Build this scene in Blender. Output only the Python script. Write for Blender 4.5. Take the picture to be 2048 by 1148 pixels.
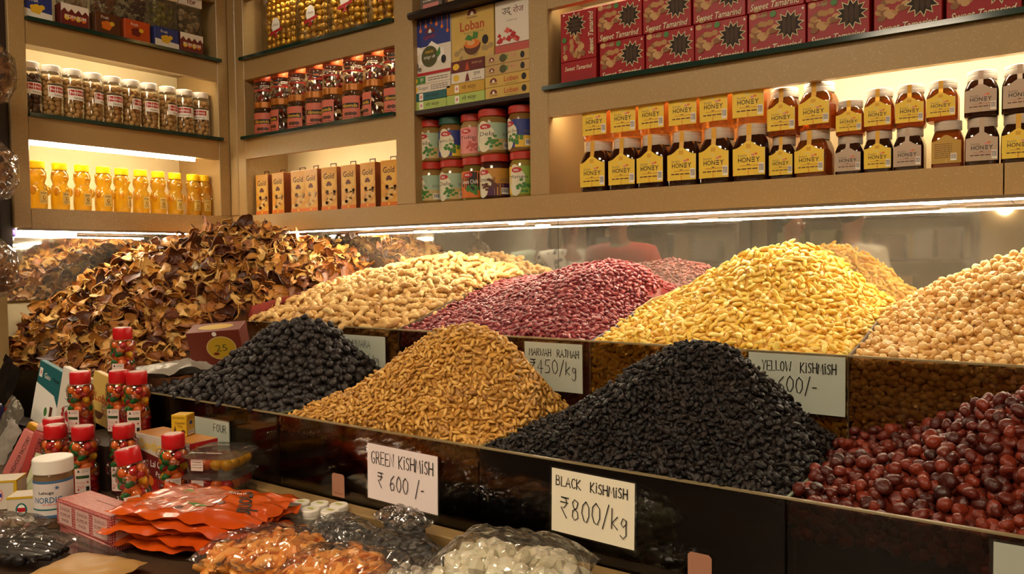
import bpy, bmesh, math, random
import numpy as np
from mathutils import Matrix, Vector, Euler
from mathutils.bvhtree import BVHTree

for o in list(bpy.data.objects):
    bpy.data.objects.remove(o, do_unlink=True)
SC = bpy.context.scene
COL = SC.collection

# ------------------------------------------------------------------ camera, world, exposure
CAM_LOC = Vector((2.458, -1.70, 1.45))
CR = Vector((0.8117264, 0.5838994, -0.0127179))
CU = Vector((-0.010828, 0.03681781, 0.99926333))
CB = Vector((0.58393751, -0.81099071, 0.03620845))
FPX = 1563.93
cam_d = bpy.data.cameras.new('camera')
cam_d.sensor_width = 36.0
cam_d.lens = FPX * 36.0 / 2048.0
cam_d.clip_start = 0.02
cam = bpy.data.objects.new('camera', cam_d)
COL.objects.link(cam)
cam.matrix_world = Matrix(((CR.x, CU.x, CB.x, CAM_LOC.x), (CR.y, CU.y, CB.y, CAM_LOC.y), (CR.z, CU.z, CB.z, CAM_LOC.z), (0, 0, 0, 1)))
SC.camera = cam
wd = bpy.data.worlds.new('room_air')
SC.world = wd
wd.use_nodes = True
wd.node_tree.nodes['Background'].inputs[0].default_value = (1.0, 0.80, 0.55, 1)
wd.node_tree.nodes['Background'].inputs[1].default_value = 0.10
SC.view_settings.view_transform = 'Standard'
SC.view_settings.look = 'None'
SC.view_settings.exposure = 0.0
SC.view_settings.gamma = 1.0
SC.view_settings.use_curve_mapping = False
LED_POWER = 175.0        # under-shelf strips
LED_COL = (1.0, 0.86, 0.62)
CEIL_POWER = 29.0       # ceiling panels of the shop
CEIL_COL = (1.0, 0.82, 0.59)
SHELF_LED = 14.0        # strips inside the shelving
random.seed(7)
RNG = np.random.default_rng(11)

# ------------------------------------------------------------------ helpers
def S(h):
    h = h.lstrip('#')
    c = [int(h[i:i + 2], 16) / 255 for i in (0, 2, 4)]
    return tuple(((x + .055) / 1.055) ** 2.4 if x > .04045 else x / 12.92 for x in c)

_M = {}
def mat(name, col='#888888', rough=.5, metal=0.0, spec=.5, var=None, bump=None, emit=None, glit=False, coat=0.0, sss=0.0, sub=None):
    if name in _M:
        return _M[name]
    m = bpy.data.materials.new(name)
    m.use_nodes = True
    nt = m.node_tree
    b = nt.nodes['Principled BSDF']
    c = S(col) if isinstance(col, str) else col
    b.inputs['Base Color'].default_value = (*c, 1)
    b.inputs['Roughness'].default_value = rough
    b.inputs['Metallic'].default_value = metal
    b.inputs['Specular IOR Level'].default_value = spec
    b.inputs['Coat Weight'].default_value = coat
    if sss:
        b.inputs['Subsurface Weight'].default_value = sss
        b.inputs['Subsurface Radius'].default_value = (.004, .002, .001)
    if emit:
        b.inputs['Emission Color'].default_value = (*emit[0], 1)
        b.inputs['Emission Strength'].default_value = emit[1]
    tc = None
    if var or bump or glit:
        tc = nt.nodes.new('ShaderNodeTexCoord')
    if var:   # (scale, second colour, contrast lo, hi)
        n = nt.nodes.new('ShaderNodeTexNoise'); n.inputs['Scale'].default_value = var[0]; n.inputs['Detail'].default_value = 5
        r = nt.nodes.new('ShaderNodeValToRGB')
        r.color_ramp.elements[0].position = var[2] if len(var) > 2 else .35
        r.color_ramp.elements[1].position = var[3] if len(var) > 3 else .65
        c2 = S(var[1]) if isinstance(var[1], str) else var[1]
        r.color_ramp.elements[0].color = (*c, 1); r.color_ramp.elements[1].color = (*c2, 1)
        nt.links.new(tc.outputs['Object'], n.inputs['Vector'])
        nt.links.new(n.outputs['Fac'], r.inputs['Fac'])
        nt.links.new(r.outputs['Color'], b.inputs['Base Color'])
    if glit:   # sparkling flakes in the laminate
        v = nt.nodes.new('ShaderNodeTexVoronoi'); v.inputs['Scale'].default_value = 420
        gt = nt.nodes.new('ShaderNodeMath'); gt.operation = 'LESS_THAN'; gt.inputs[1].default_value = .17
        v2 = nt.nodes.new('ShaderNodeTexVoronoi'); v2.inputs['Scale'].default_value = 420
        sp = nt.nodes.new('ShaderNodeSeparateColor')
        g2 = nt.nodes.new('ShaderNodeMath'); g2.operation = 'GREATER_THAN'; g2.inputs[1].default_value = .72
        mu = nt.nodes.new('ShaderNodeMath'); mu.operation = 'MULTIPLY'
        mx = nt.nodes.new('ShaderNodeMix'); mx.data_type = 'RGBA'
        for q in (v, v2):
            nt.links.new(tc.outputs['Object'], q.inputs['Vector'])
        nt.links.new(v.outputs['Distance'], gt.inputs[0])
        nt.links.new(v2.outputs['Color'], sp.inputs[0])
        nt.links.new(sp.outputs[0], g2.inputs[0])
        nt.links.new(gt.outputs[0], mu.inputs[0]); nt.links.new(g2.outputs[0], mu.inputs[1])
        mx.inputs['A'].default_value = (*c, 1); mx.inputs['B'].default_value = (1, .93, .75, 1)
        nt.links.new(mu.outputs[0], mx.inputs['Factor'])
        nt.links.new(mx.outputs['Result'], b.inputs['Base Color'])
        nm = nt.nodes.new('ShaderNodeMath'); nm.operation = 'MULTIPLY'; nm.inputs[1].default_value = .9
        nt.links.new(mu.outputs[0], nm.inputs[0]); nt.links.new(nm.outputs[0], b.inputs['Metallic'])
    if bump:  # (scale, strength[, distance])
        n = nt.nodes.new('ShaderNodeTexNoise'); n.inputs['Scale'].default_value = bump[0]; n.inputs['Detail'].default_value = 4
        bp = nt.nodes.new('ShaderNodeBump'); bp.inputs['Strength'].default_value = bump[1]
        bp.inputs['Distance'].default_value = bump[2] if len(bump) > 2 else .002
        nt.links.new(tc.outputs['Object'], n.inputs['Vector'])
        nt.links.new(n.outputs['Fac'], bp.inputs['Height'])
        nt.links.new(bp.outputs['Normal'], b.inputs['Normal'])
    _M[name] = m
    return m

def clear(name, tint=(1, 1, 1), gloss=.12, rough=.05, body=None, body_w=0.0, crease=0.0):
    """Clear film, glass or liquid: tinted see-through, a reflecting surface and, if asked, some scattering body."""
    if name in _M:
        return _M[name]
    m = bpy.data.materials.new(name); m.use_nodes = True
    nt = m.node_tree; nt.nodes.remove(nt.nodes['Principled BSDF'])
    out = nt.nodes['Material Output']
    t = nt.nodes.new('ShaderNodeBsdfTransparent'); t.inputs[0].default_value = (*tint, 1)
    g = nt.nodes.new('ShaderNodeBsdfGlossy'); g.inputs['Roughness'].default_value = rough
    lw = nt.nodes.new('ShaderNodeLayerWeight'); lw.inputs['Blend'].default_value = .25
    ad = nt.nodes.new('ShaderNodeMath'); ad.operation = 'MULTIPLY_ADD'
    ad.inputs[1].default_value = .6; ad.inputs[2].default_value = gloss * .35; ad.use_clamp = True
    nt.links.new(lw.outputs['Fresnel'], ad.inputs[0])
    if crease:
        tc = nt.nodes.new('ShaderNodeTexCoord'); nz = nt.nodes.new('ShaderNodeTexVoronoi'); nz.inputs['Scale'].default_value = crease
        bp = nt.nodes.new('ShaderNodeBump'); bp.inputs['Strength'].default_value = .8; bp.inputs['Distance'].default_value = .012
        nt.links.new(tc.outputs['Object'], nz.inputs['Vector']); nt.links.new(nz.outputs['Distance'], bp.inputs['Height'])
        nt.links.new(bp.outputs['Normal'], g.inputs['Normal']); nt.links.new(bp.outputs['Normal'], lw.inputs['Normal'])
    src = t
    if body_w:
        d = nt.nodes.new('ShaderNodeBsdfDiffuse'); d.inputs[0].default_value = (*(body or tint), 1)
        tr = nt.nodes.new('ShaderNodeBsdfTranslucent'); tr.inputs[0].default_value = (*(body or tint), 1)
        a2 = nt.nodes.new('ShaderNodeMixShader'); a2.inputs[0].default_value = .55
        nt.links.new(d.outputs[0], a2.inputs[1]); nt.links.new(tr.outputs[0], a2.inputs[2])
        mb = nt.nodes.new('ShaderNodeMixShader'); mb.inputs[0].default_value = body_w
        nt.links.new(t.outputs[0], mb.inputs[1]); nt.links.new(a2.outputs[0], mb.inputs[2])
        src = mb
    mx = nt.nodes.new('ShaderNodeMixShader')
    nt.links.new(ad.outputs[0], mx.inputs[0]); nt.links.new(src.outputs[0], mx.inputs[1]); nt.links.new(g.outputs[0], mx.inputs[2])
    nt.links.new(mx.outputs[0], out.inputs['Surface'])
    _M[name] = m
    return m

def lamp_mat(name, col, power):
    if name in _M:
        return _M[name]
    m = bpy.data.materials.new(name); m.use_nodes = True
    nt = m.node_tree; nt.nodes.remove(nt.nodes['Principled BSDF'])
    e = nt.nodes.new('ShaderNodeEmission'); e.inputs[0].default_value = (*col, 1); e.inputs[1].default_value = power
    nt.links.new(e.outputs[0], nt.nodes['Material Output'].inputs['Surface'])
    _M[name] = m
    return m

def piece_mat(name, ramp, rough=.45, spec=.5, bump=(300, .5, .001), sss=0.0, coat=0.0, patch=None):
    """Colour of one nut or raisin among many: a ramp over a number that differs from piece to piece."""
    m = bpy.data.materials.new(name); m.use_nodes = True
    nt = m.node_tree; b = nt.nodes['Principled BSDF']
    a = nt.nodes.new('ShaderNodeAttribute'); a.attribute_name = 'rnd'
    oi = nt.nodes.new('ShaderNodeObjectInfo')
    ad = nt.nodes.new('ShaderNodeMath'); ad.operation = 'ADD'
    fr = nt.nodes.new('ShaderNodeMath'); fr.operation = 'FRACT'
    nt.links.new(a.outputs['Fac'], ad.inputs[0]); nt.links.new(oi.outputs['Random'], ad.inputs[1]); nt.links.new(ad.outputs[0], fr.inputs[0])
    r = nt.nodes.new('ShaderNodeValToRGB')
    els = r.color_ramp.elements
    while len(els) < len(ramp):
        els.new(.5)
    for e, (p, c) in zip(els, ramp):
        e.position = p; e.color = (*S(c), 1)
    nt.links.new(fr.outputs[0], r.inputs['Fac'])
    tc = nt.nodes.new('ShaderNodeTexCoord')
    n = nt.nodes.new('ShaderNodeTexNoise'); n.inputs['Scale'].default_value = bump[0]; n.inputs['Detail'].default_value = 3
    nt.links.new(tc.outputs['Object'], n.inputs['Vector'])
    col = r.outputs['Color']
    if patch:   # (colour, low, high): blotches of another colour on each piece
        mr = nt.nodes.new('ShaderNodeMapRange'); mr.inputs['From Min'].default_value = patch[1]; mr.inputs['From Max'].default_value = patch[2]
        n2 = nt.nodes.new('ShaderNodeTexNoise'); n2.inputs['Scale'].default_value = bump[0] * .35; n2.inputs['Detail'].default_value = 2
        nt.links.new(tc.outputs['Object'], n2.inputs['Vector'])
        nt.links.new(n2.outputs['Fac'], mr.inputs['Value'])
        mx = nt.nodes.new('ShaderNodeMix'); mx.data_type = 'RGBA'
        nt.links.new(mr.outputs['Result'], mx.inputs['Factor']); nt.links.new(col, mx.inputs['A']); mx.inputs['B'].default_value = (*S(patch[0]), 1)
        col = mx.outputs['Result']
    nt.links.new(col, b.inputs['Base Color'])
    bp = nt.nodes.new('ShaderNodeBump'); bp.inputs['Strength'].default_value = bump[1]; bp.inputs['Distance'].default_value = bump[2] if len(bump) > 2 else .001
    nt.links.new(n.outputs['Fac'], bp.inputs['Height']); nt.links.new(bp.outputs['Normal'], b.inputs['Normal'])
    b.inputs['Roughness'].default_value = rough; b.inputs['Specular IOR Level'].default_value = spec
    b.inputs['Coat Weight'].default_value = coat
    if sss:
        b.inputs['Subsurface Weight'].default_value = sss
        b.inputs['Subsurface Radius'].default_value = (.006, .003, .001)
    return m

class MB:
    def __init__(s):
        s.v = []; s.f = []; s.m = []
    def add(s, vs, fs, mi=0):
        b = len(s.v); s.v.extend(tuple(v) for v in vs); s.f.extend(tuple(i + b for i in f) for f in fs); s.m.extend([mi] * len(fs))
        return s
    def box(s, x0, x1, y0, y1, z0, z1, mi=0):
        return s.add([(x0, y0, z0), (x1, y0, z0), (x1, y1, z0), (x0, y1, z0), (x0, y0, z1), (x1, y0, z1), (x1, y1, z1), (x0, y1, z1)],
                     [(0, 3, 2, 1), (4, 5, 6, 7), (0, 1, 5, 4), (1, 2, 6, 5), (2, 3, 7, 6), (3, 0, 4, 7)], mi)
    def cbox(s, x0, x1, y0, y1, z0, z1, b=.002, mi=0, seg=1):
        bm = bmesh.new(); bmesh.ops.create_cube(bm, size=1)
        for v in bm.verts:
            v.co = ((x0 + x1) / 2 + v.co.x * (x1 - x0), (y0 + y1) / 2 + v.co.y * (y1 - y0), (z0 + z1) / 2 + v.co.z * (z1 - z0))
        bmesh.ops.bevel(bm, geom=list(bm.edges), offset=b, segments=seg, profile=.5, affect='EDGES')
        bm.verts.index_update()
        s.add([v.co[:] for v in bm.verts], [[v.index for v in f.verts] for f in bm.faces], mi); bm.free()
        return s
    def lathe(s, prof, n=24, mi=0, c=(0, 0, 0), sq=None, mod=None):
        """Turned profile [(r, z)...]; sq rounds the section towards a square (0 = circle, 1 = nearly square)."""
        vs = []; fs = []
        for r, z in prof:
            for k in range(n):
                a = 2 * math.pi * k / n; q = 1.0
                if sq:
                    q = 1 / (abs(math.cos(a)) ** (2 + sq * 6) + abs(math.sin(a)) ** (2 + sq * 6)) ** (1 / (2 + sq * 6))
                if mod:
                    q *= mod(a, z)
                vs.append((c[0] + r * q * math.cos(a), c[1] + r * q * math.sin(a), c[2] + z))
        for i in range(len(prof) - 1):
            for k in range(n):
                k2 = (k + 1) % n
                fs.append((i * n + k, i * n + k2, (i + 1) * n + k2, (i + 1) * n + k))
        fs.append(tuple(reversed(range(n)))); fs.append(tuple((len(prof) - 1) * n + k for k in range(n)))
        return s.add(vs, fs, mi)
    def ell(s, c, r, n=10, m=6, mi=0, rot=None):
        vs = [(0, 0, -1)]
        for i in range(1, m):
            t = math.pi * i / m
            vs += [(math.sin(t) * math.cos(2 * math.pi * k / n), math.sin(t) * math.sin(2 * math.pi * k / n), -math.cos(t)) for k in range(n)]
        vs.append((0, 0, 1)); fs = []
        for k in range(n):
            fs.append((0, 1 + (k + 1) % n, 1 + k))
        for i in range(m - 2):
            for k in range(n):
                a = 1 + i * n; fs.append((a + k, a + (k + 1) % n, a + n + (k + 1) % n, a + n + k))
        t = len(vs) - 1
        for k in range(n):
            fs.append((1 + (m - 2) * n + k, 1 + (m - 2) * n + (k + 1) % n, t))
        out = []
        for v in vs:
            p = Vector((v[0] * r[0], v[1] * r[1], v[2] * r[2]))
            if rot is not None:
                p = rot @ p
            out.append((p.x + c[0], p.y + c[1], p.z + c[2]))
        return s.add(out, fs, mi)
    def tube(s, pts, r, n=8, mi=0):
        pts = [Vector(p) for p in pts]; vs = []; fs = []
        rr = r if isinstance(r, (list, tuple)) else [r] * len(pts)
        for i, p in enumerate(pts):
            t = (pts[min(i + 1, len(pts) - 1)] - pts[max(i - 1, 0)]).normalized()
            u = t.cross(Vector((0, 0, 1)) if abs(t.z) < .9 else Vector((1, 0, 0))).normalized(); w = t.cross(u)
            for k in range(n):
                a = 2 * math.pi * k / n
                vs.append(p + (u * math.cos(a) + w * math.sin(a)) * rr[i])
        for i in range(len(pts) - 1):
            for k in range(n):
                fs.append((i * n + k, i * n + (k + 1) % n, (i + 1) * n + (k + 1) % n, (i + 1) * n + k))
        fs.append(tuple(range(n))[::-1]); fs.append(tuple((len(pts) - 1) * n + k for k in range(n)))
        return s.add(vs, fs, mi)
    def prism(s, pts, axis, a, b, mi=0):
        """Outline pts extruded along an axis ('x','y','z') from a to b; pts give the other two coordinates in order."""
        n = len(pts)
        def P(p, t):
            return (t, p[0], p[1]) if axis == 'x' else (p[0], t, p[1]) if axis == 'y' else (p[0], p[1], t)
        vs = [P(p, a) for p in pts] + [P(p, b) for p in pts]
        fs = [tuple(range(n)), tuple(reversed(range(n, 2 * n)))] + [(i, i + n, (i + 1) % n + n, (i + 1) % n) for i in range(n)]
        return s.add(vs, fs, mi)
    def mesh(s, name, mats, smooth=None):
        me = bpy.data.meshes.new(name)
        me.from_pydata(s.v, [], s.f)
        for m in (mats if isinstance(mats, (list, tuple)) else [mats]):
            me.materials.append(m)
        if any(s.m):
            me.polygons.foreach_set('material_index', s.m)
        bm = bmesh.new(); bm.from_mesh(me); bmesh.ops.recalc_face_normals(bm, faces=bm.faces); bm.to_mesh(me); bm.free()
        if smooth is not None:
            me.shade_smooth(); me.set_sharp_from_angle(angle=math.radians(smooth))
        me.update()
        return me
    def obj(s, name, mats, parent=None, smooth=None, mtx=None):
        return link(name, s.mesh(name, mats, smooth), parent, mtx)

def link(name, me, parent=None, mtx=None):
    o = bpy.data.objects.new(name, me); COL.objects.link(o)
    if parent is not None:
        o.parent = parent
    if mtx is not None:
        o.matrix_basis = mtx
    return o

def tag(o, label=None, cat=None, group=None, kind=None):
    for k, v in (('label', label), ('category', cat), ('group', group), ('kind', kind)):
        if v:
            o[k] = v
    return o

def thing(name, label, cat, loc=(0, 0, 0), rz=0.0, group=None, rot=None):
    o = bpy.data.objects.new(name, None); COL.objects.link(o)
    o.location = loc; o.rotation_euler = rot if rot else (0, 0, rz)
    o.empty_display_size = .02
    return tag(o, label, cat, group)

def dup(root, loc, rz=None, label=None, group=None, scale=None, rot=None):
    r = root.copy(); COL.objects.link(r); r.location = loc
    if rz is not None:
        r.rotation_euler = (0, 0, rz)
    if rot is not None:
        r.rotation_euler = rot
    if scale:
        r.scale = scale if isinstance(scale, (tuple, list)) else (scale,) * 3
    tag(r, label, None, group)
    for ch in list(root.children):
        c = ch.copy(); COL.objects.link(c); c.parent = r
        for g in ch.children:
            d = g.copy(); COL.objects.link(d); d.parent = c
    return r

ORD = ['first', 'second', 'third', 'fourth', 'fifth', 'sixth', 'seventh', 'eighth', 'ninth', 'tenth', 'eleventh', 'twelfth', 'thirteenth', 'fourteenth', 'fifteenth', 'sixteenth']

# flat print: lettering and shapes in millimetre-thin layers on a face or round a jar
_T = {}
def text_geo(body, bold=0.0, shear=0.0):
    k = (body, bold, shear)
    if k not in _T:
        c = bpy.data.curves.new('lettering', 'FONT')
        c.body = body; c.size = 1.0; c.resolution_u = 2; c.shear = shear; c.offset = bold
        o = bpy.data.objects.new('lettering', c)
        me = bpy.data.meshes.new_from_object(o)
        vs = [(v.co.x, v.co.y) for v in me.vertices]; fs = [tuple(p.vertices) for p in me.polygons]
        bpy.data.objects.remove(o); bpy.data.meshes.remove(me)
        _T[k] = (vs, fs)
    return _T[k]

class Art:
    """Print on a face: u to the right, v up, local front faces -Y."""
    def __init__(s):
        s.mb = MB(); s.mats = []; s.n = 0
    def _mi(s, m):
        if m not in s.mats:
            s.mats.append(m)
        return s.mats.index(m)
    def raw(s, pts, faces, m, lay=None):
        s.n += 1
        l = (s.n if lay is None else lay) * .00005 + .0003
        s.mb.add([(u, l, v) for u, v in pts], faces, s._mi(m)); return s
    def poly(s, pts, m, lay=None):
        return s.raw(pts, [tuple(range(len(pts)))], m, lay)
    def rect(s, u0, v0, u1, v1, m, n=1):
        pts = []; fs = []
        for i in range(n + 1):
            u = u0 + (u1 - u0) * i / n; pts += [(u, v0), (u, v1)]
        for i in range(n):
            fs.append((2 * i, 2 * i + 2, 2 * i + 3, 2 * i + 1))
        return s.raw(pts, fs, m)
    def ell(s, u, v, a, b, m, n=20, a0=0, a1=360):
        return s.poly([(u + a * math.cos(math.radians(a0 + (a1 - a0) * k / n)), v + b * math.sin(math.radians(a0 + (a1 - a0) * k / n))) for k in range(n + (a1 - a0 < 360))], m)
    def star(s, u, v, r0, r1, k, m, ph=0):
        s.n += 1; l = s.n * .00005 + .0003
        pts = [(u, v)] + [(u + (r0 if i % 2 else r1) * math.cos(math.pi * i / k + ph), v + (r0 if i % 2 else r1) * math.sin(math.pi * i / k + ph)) for i in range(2 * k)]
        s.mb.add([(p[0], l, p[1]) for p in pts], [(0, 1 + i, 1 + (i + 1) % (2 * k)) for i in range(2 * k)], s._mi(m)); return s
    def text(s, body, u, v, h, m, w=None, bold=0.0, shear=0.0, ang=0, align='c'):
        vs, fs = text_geo(body, bold, shear)
        if not vs:
            return s
        x0 = min(p[0] for p in vs); x1 = max(p[0] for p in vs); y0 = min(p[1] for p in vs); y1 = max(p[1] for p in vs)
        ky = h / max(y1 - y0, 1e-6); kx = (w / (x1 - x0)) if w else ky
        cu = (x0 + x1) / 2 if align == 'c' else x0
        ca, sa = math.cos(math.radians(ang)), math.sin(math.radians(ang))
        pts = []
        for x, y in vs:
            p, q = (x - cu) * kx, (y - (y0 + y1) / 2) * ky
            pts.append((u + p * ca - q * sa, v + p * sa + q * ca))
        return s.raw(pts, fs, m)
    def ink(s, strokes, m, w):
        """Pen strokes: ribbons along polylines."""
        for st in strokes:
            st = [Vector(p) for p in st]; pts = []; fs = []
            for i, p in enumerate(st):
                t = st[min(i + 1, len(st) - 1)] - st[max(i - 1, 0)]
                if t.length < 1e-9:
                    t = Vector((1, 0))
                t.normalize(); nn = Vector((-t.y, t.x)) * w / 2
                e = -t * w * .4 if i == 0 else t * w * .4 if i == len(st) - 1 else Vector((0, 0))
                pts += [tuple(p + nn + e), tuple(p - nn + e)]
            for i in range(len(st) - 1):
                fs.append((2 * i, 2 * i + 1, 2 * i + 3, 2 * i + 2))
            s.n -= 0 if st is None else 1
            s.raw(pts, fs, m); 
        s.n += 1
        return s
    def lines(s, u0, u1, v0, v1, n, m, h=None, rnd=None):
        """Rows of small print."""
        r = rnd or random.Random(3)
        for i in range(n):
            v = v1 - (v1 - v0) * (i + .5) / n; hh = h or (v1 - v0) / n * .4; u = u0
            while u < u1 - 1e-4:
                w = min(r.uniform(2, 6) * hh, u1 - u)
                s.n -= 1
                s.rect(u, v - hh / 2, u + w, v + hh / 2, m); u += w + hh * .8
        s.n += 1
        return s
    def bars(s, u0, v0, u1, v1, dark, light):
        s.rect(u0, v0, u1, v1, light)
        r = random.Random(5); u = u0 + (u1 - u0) * .1
        while u < u1 - (u1 - u0) * .12:
            w = (u1 - u0) * r.choice((.03, .05, .08)); s.n -= 1; s.rect(u, v0 + (v1 - v0) * .25, u + w, v1 - (v1 - v0) * .1, dark); u += w + (u1 - u0) * .05
        s.n += 1
        return s
    def obj(s, name, parent, off=(0, 0, 0), rz=0.0, wrap=None, mtx=None, rx=0.0):
        vs = []
        if wrap:      # cut every shape into narrow strips so that it can bend round the jar
            me = bpy.data.meshes.new('flat'); me.from_pydata(s.mb.v, [], s.mb.f); me.polygons.foreach_set('material_index', s.mb.m)
            bm = bmesh.new(); bm.from_mesh(me); bpy.data.meshes.remove(me)
            um = max(abs(p[0]) for p in s.mb.v); k = int(um / (wrap * .16)) + 1
            for i in range(-k, k + 1):
                bmesh.ops.bisect_plane(bm, geom=list(bm.verts) + list(bm.edges) + list(bm.faces), dist=1e-7, plane_co=(i * wrap * .16, 0, 0), plane_no=(1, 0, 0))
            bm.verts.index_update()
            s.mb.v = [tuple(q.co) for q in bm.verts]; s.mb.f = [tuple(q.index for q in f.verts) for f in bm.faces]; s.mb.m = [f.material_index for f in bm.faces]; bm.free()
        for u, l, v in s.mb.v:
            if wrap:
                vs.append(((wrap + l) * math.sin(u / wrap), -(wrap + l) * math.cos(u / wrap), v))
            else:
                vs.append((u, -l, v))
        T = mtx if mtx is not None else Matrix.Translation(off) @ Matrix.Rotation(rz, 4, 'Z') @ Matrix.Rotation(rx, 4, 'X')
        me = bpy.data.meshes.new(name); me.from_pydata([T @ Vector(v) for v in vs], [], s.mb.f)
        for m in s.mats:
            me.materials.append(m)
        me.polygons.foreach_set('material_index', s.mb.m); me.update()
        return link(name, me, parent)

INK = mat('marker_ink', '#1a1613', .6)
WHITE = mat('white_print', '#efe9de', .5)
BLACK = mat('black_print', '#17120f', .5)
RED = mat('red_print', '#b3191c', .5)
# ------------------------------------------------------------------ the setting
LAM = mat('beige_glitter_laminate', '#a5895a', .38, spec=.5, glit=True)
CREAM = mat('cream_back_board', '#e0d0a6', .55, var=(3, '#d3c297'))
GREENGLASS = mat('green_glass_edge', '#12332b', .12, spec=.8)
DARKB = mat('dark_brown_board', '#2a1a12', .5)
WALLP = mat('shop_wall_paint', '#b39a70', .8, var=(1.5, '#a2895f'))
MIRR = None
def mirror_mat():
    m = bpy.data.materials.new('dusty_mirror'); m.use_nodes = True
    nt = m.node_tree; b = nt.nodes['Principled BSDF']
    b.inputs['Metallic'].default_value = 1; b.inputs['Base Color'].default_value = (.78, .76, .70, 1)
    tc = nt.nodes.new('ShaderNodeTexCoord'); n = nt.nodes.new('ShaderNodeTexNoise'); n.inputs['Scale'].default_value = 7; n.inputs['Detail'].default_value = 6
    mr = nt.nodes.new('ShaderNodeMapRange'); mr.inputs['From Min'].default_value = .35; mr.inputs['From Max'].default_value = .75
    mr.inputs['To Min'].default_value = .015; mr.inputs['To Max'].default_value = .05
    nt.links.new(tc.outputs['Object'], n.inputs['Vector']); nt.links.new(n.outputs['Fac'], mr.inputs['Value']); nt.links.new(mr.outputs['Result'], b.inputs['Roughness'])
    d = nt.nodes.new('ShaderNodeBsdfDiffuse'); d.inputs[0].default_value = (.62, .56, .44, 1)
    mr2 = nt.nodes.new('ShaderNodeMapRange'); mr2.inputs['To Min'].default_value = .04; mr2.inputs['To Max'].default_value = .16
    mx = nt.nodes.new('ShaderNodeMixShader')
    nt.links.new(n.outputs['Fac'], mr2.inputs['Value']); nt.links.new(mr2.outputs['Result'], mx.inputs[0])
    nt.links.new(b.outputs[0], mx.inputs[1]); nt.links.new(d.outputs[0], mx.inputs[2])
    nt.links.new(mx.outputs[0], nt.nodes['Material Output'].inputs['Surface'])
    return m
MIRR = mirror_mat()

def struct(name, mb, m):
    return tag(mb.obj(name, m), kind='structure')
struct('floor', MB().box(-3.5, 6, -7, .6, -.1, 0), mat('floor_tile', '#8d7a5c', .35, var=(2, '#7d6b4f')))
struct('ceiling', MB().box(-3.5, 6, -7, .6, 2.95, 3.05), mat('ceiling_paint', '#cfc0a0', .9))
struct('wall_back', MB().box(-.3, 6, .20, .3, 0, 2.95), WALLP)
struct('wall_left', MB().box(-.4, -.27, -.76, .2, 0, 2.95), mat('white_side_wall', '#c9b993', .7))
struct('wall_end', MB().box(-.3, .018, -.775, -.745, .9, 1.44), mat('cream_end_panel', '#bfa56f', .6))
struct('trim_1', MB().box(-.42, -.012, -.742, -.7135, 1.445, 2.949), DARKB)
struct('wall_far', MB().box(-3.5, -3.4, -7, .6, 0, 2.95), mat('far_aisle_wall', '#5b4a35', .8))
struct('wall_rear', MB().box(-3.5, 6, -7.1, -7, 0, 2.95), WALLP)
struct('wall_side', MB().box(5.9, 6, -7, .2, 0, 2.95), WALLP)

for i, (x, y) in enumerate([(1.3, -2.0), (3.2, -2.2), (-1.2, -3.2), (1.6, -4.4), (4.0, -4.6)]):
    t = thing('ceiling_light', ['flush square ceiling panel light over the aisle beside the mirrored counter', 'flush ceiling panel light above the counter end beyond the camera', 'flush ceiling panel light over the far aisle', 'flush ceiling panel light in the middle of the shop', 'flush ceiling panel light at the back of the shop'][i], 'light', (x, y, 2.95), group='ceiling panel lights')
    MB().box(-.33, .33, -.33, .33, -.025, 0).obj('frame', mat('white_lamp_frame', '#d8d0c0', .5), t)
    MB().box(-.3, .3, -.3, .3, -.03, -.0255).obj('diffuser', lamp_mat('ceiling_diffuser', CEIL_COL, CEIL_POWER), t)

# mirrors above the counter
for x0, x1, lab in ((-.262, 1.262, 'dusty wall mirror pane behind the peanuts, left of the seam'), (1.264, 2.9, 'dusty wall mirror pane behind the yellow raisins, right of the seam')):
    o = MB().box(x0, x1, .188, .198, 1.15, 1.556).obj('wall_mirror', MIRR); tag(o, lab, 'mirror')
o = MB().box(-.268, -.258, -.74, .187, 1.337, 1.556).obj('wall_mirror', MIRR)
tag(o, 'dusty mirror on the left wall beside the dried slices', 'mirror')

# ------------------------------------------------------------------ shelving
STRIP_A = lamp_mat('counter_led', LED_COL, LED_POWER)
def shelf_led(p):
    return lamp_mat('shelf_led_%d' % p, (1.0, .86, .62), p)
U = thing('wall_shelf_unit', 'long beige glitter shelf unit with three bays on the back wall', 'shelf')
for x0, x1 in ((0.0, .088), (.815, .889), (1.297, 1.356), (2.74, 2.82)):
    MB().cbox(x0, x1, 0, .19, 1.614, 2.55, .002).obj('post', LAM, U)
MB().cbox(0.0, .045, -.004, .01, 1.615, 2.55, .003).obj('post_trim', LAM, U)
MB().box(0.0, 2.349, 0, .19, 1.556, 1.614).obj('bottom_rail', LAM, U)
MB().box(2.3515, 2.82, 0, .19, 1.556, 1.614).obj('bottom_rail', LAM, U)
for x0, x1, zb, back, p1, p2 in ((.088, .815, 1.614, CREAM, 22, 50), (1.356, 2.74, 1.614, CREAM, 46, 16)):
    for zt, pw in ((1.89, p1), (2.165, p2), (2.44, 40)):
        MB().box(x0, x1, 0.002, .022, zt - .078, zt - .011).obj('shelf_rail', LAM, U)
        MB().box(x0, x1, .0225, .188, zt - .03, zt - .011).obj('shelf_board', LAM, U)
        MB().box(x0 - .012, x1 - .001, -.012, .188, zt - .0105, zt).obj('glass_shelf', GREENGLASS, U)
        MB().box(x0 + (.12 if x0 < 1 else .02), x1 - .05, .024, .036, zt - .062, zt - .05).obj('led_strip', shelf_led(pw), U)
    MB().box(x0, x1, .18, .189, 1.6145, 2.55).obj('back_panel', back, U)
MB().box(.889, 1.297, .18, .189, 1.6145, 2.55).obj('back_panel', DARKB, U)
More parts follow.
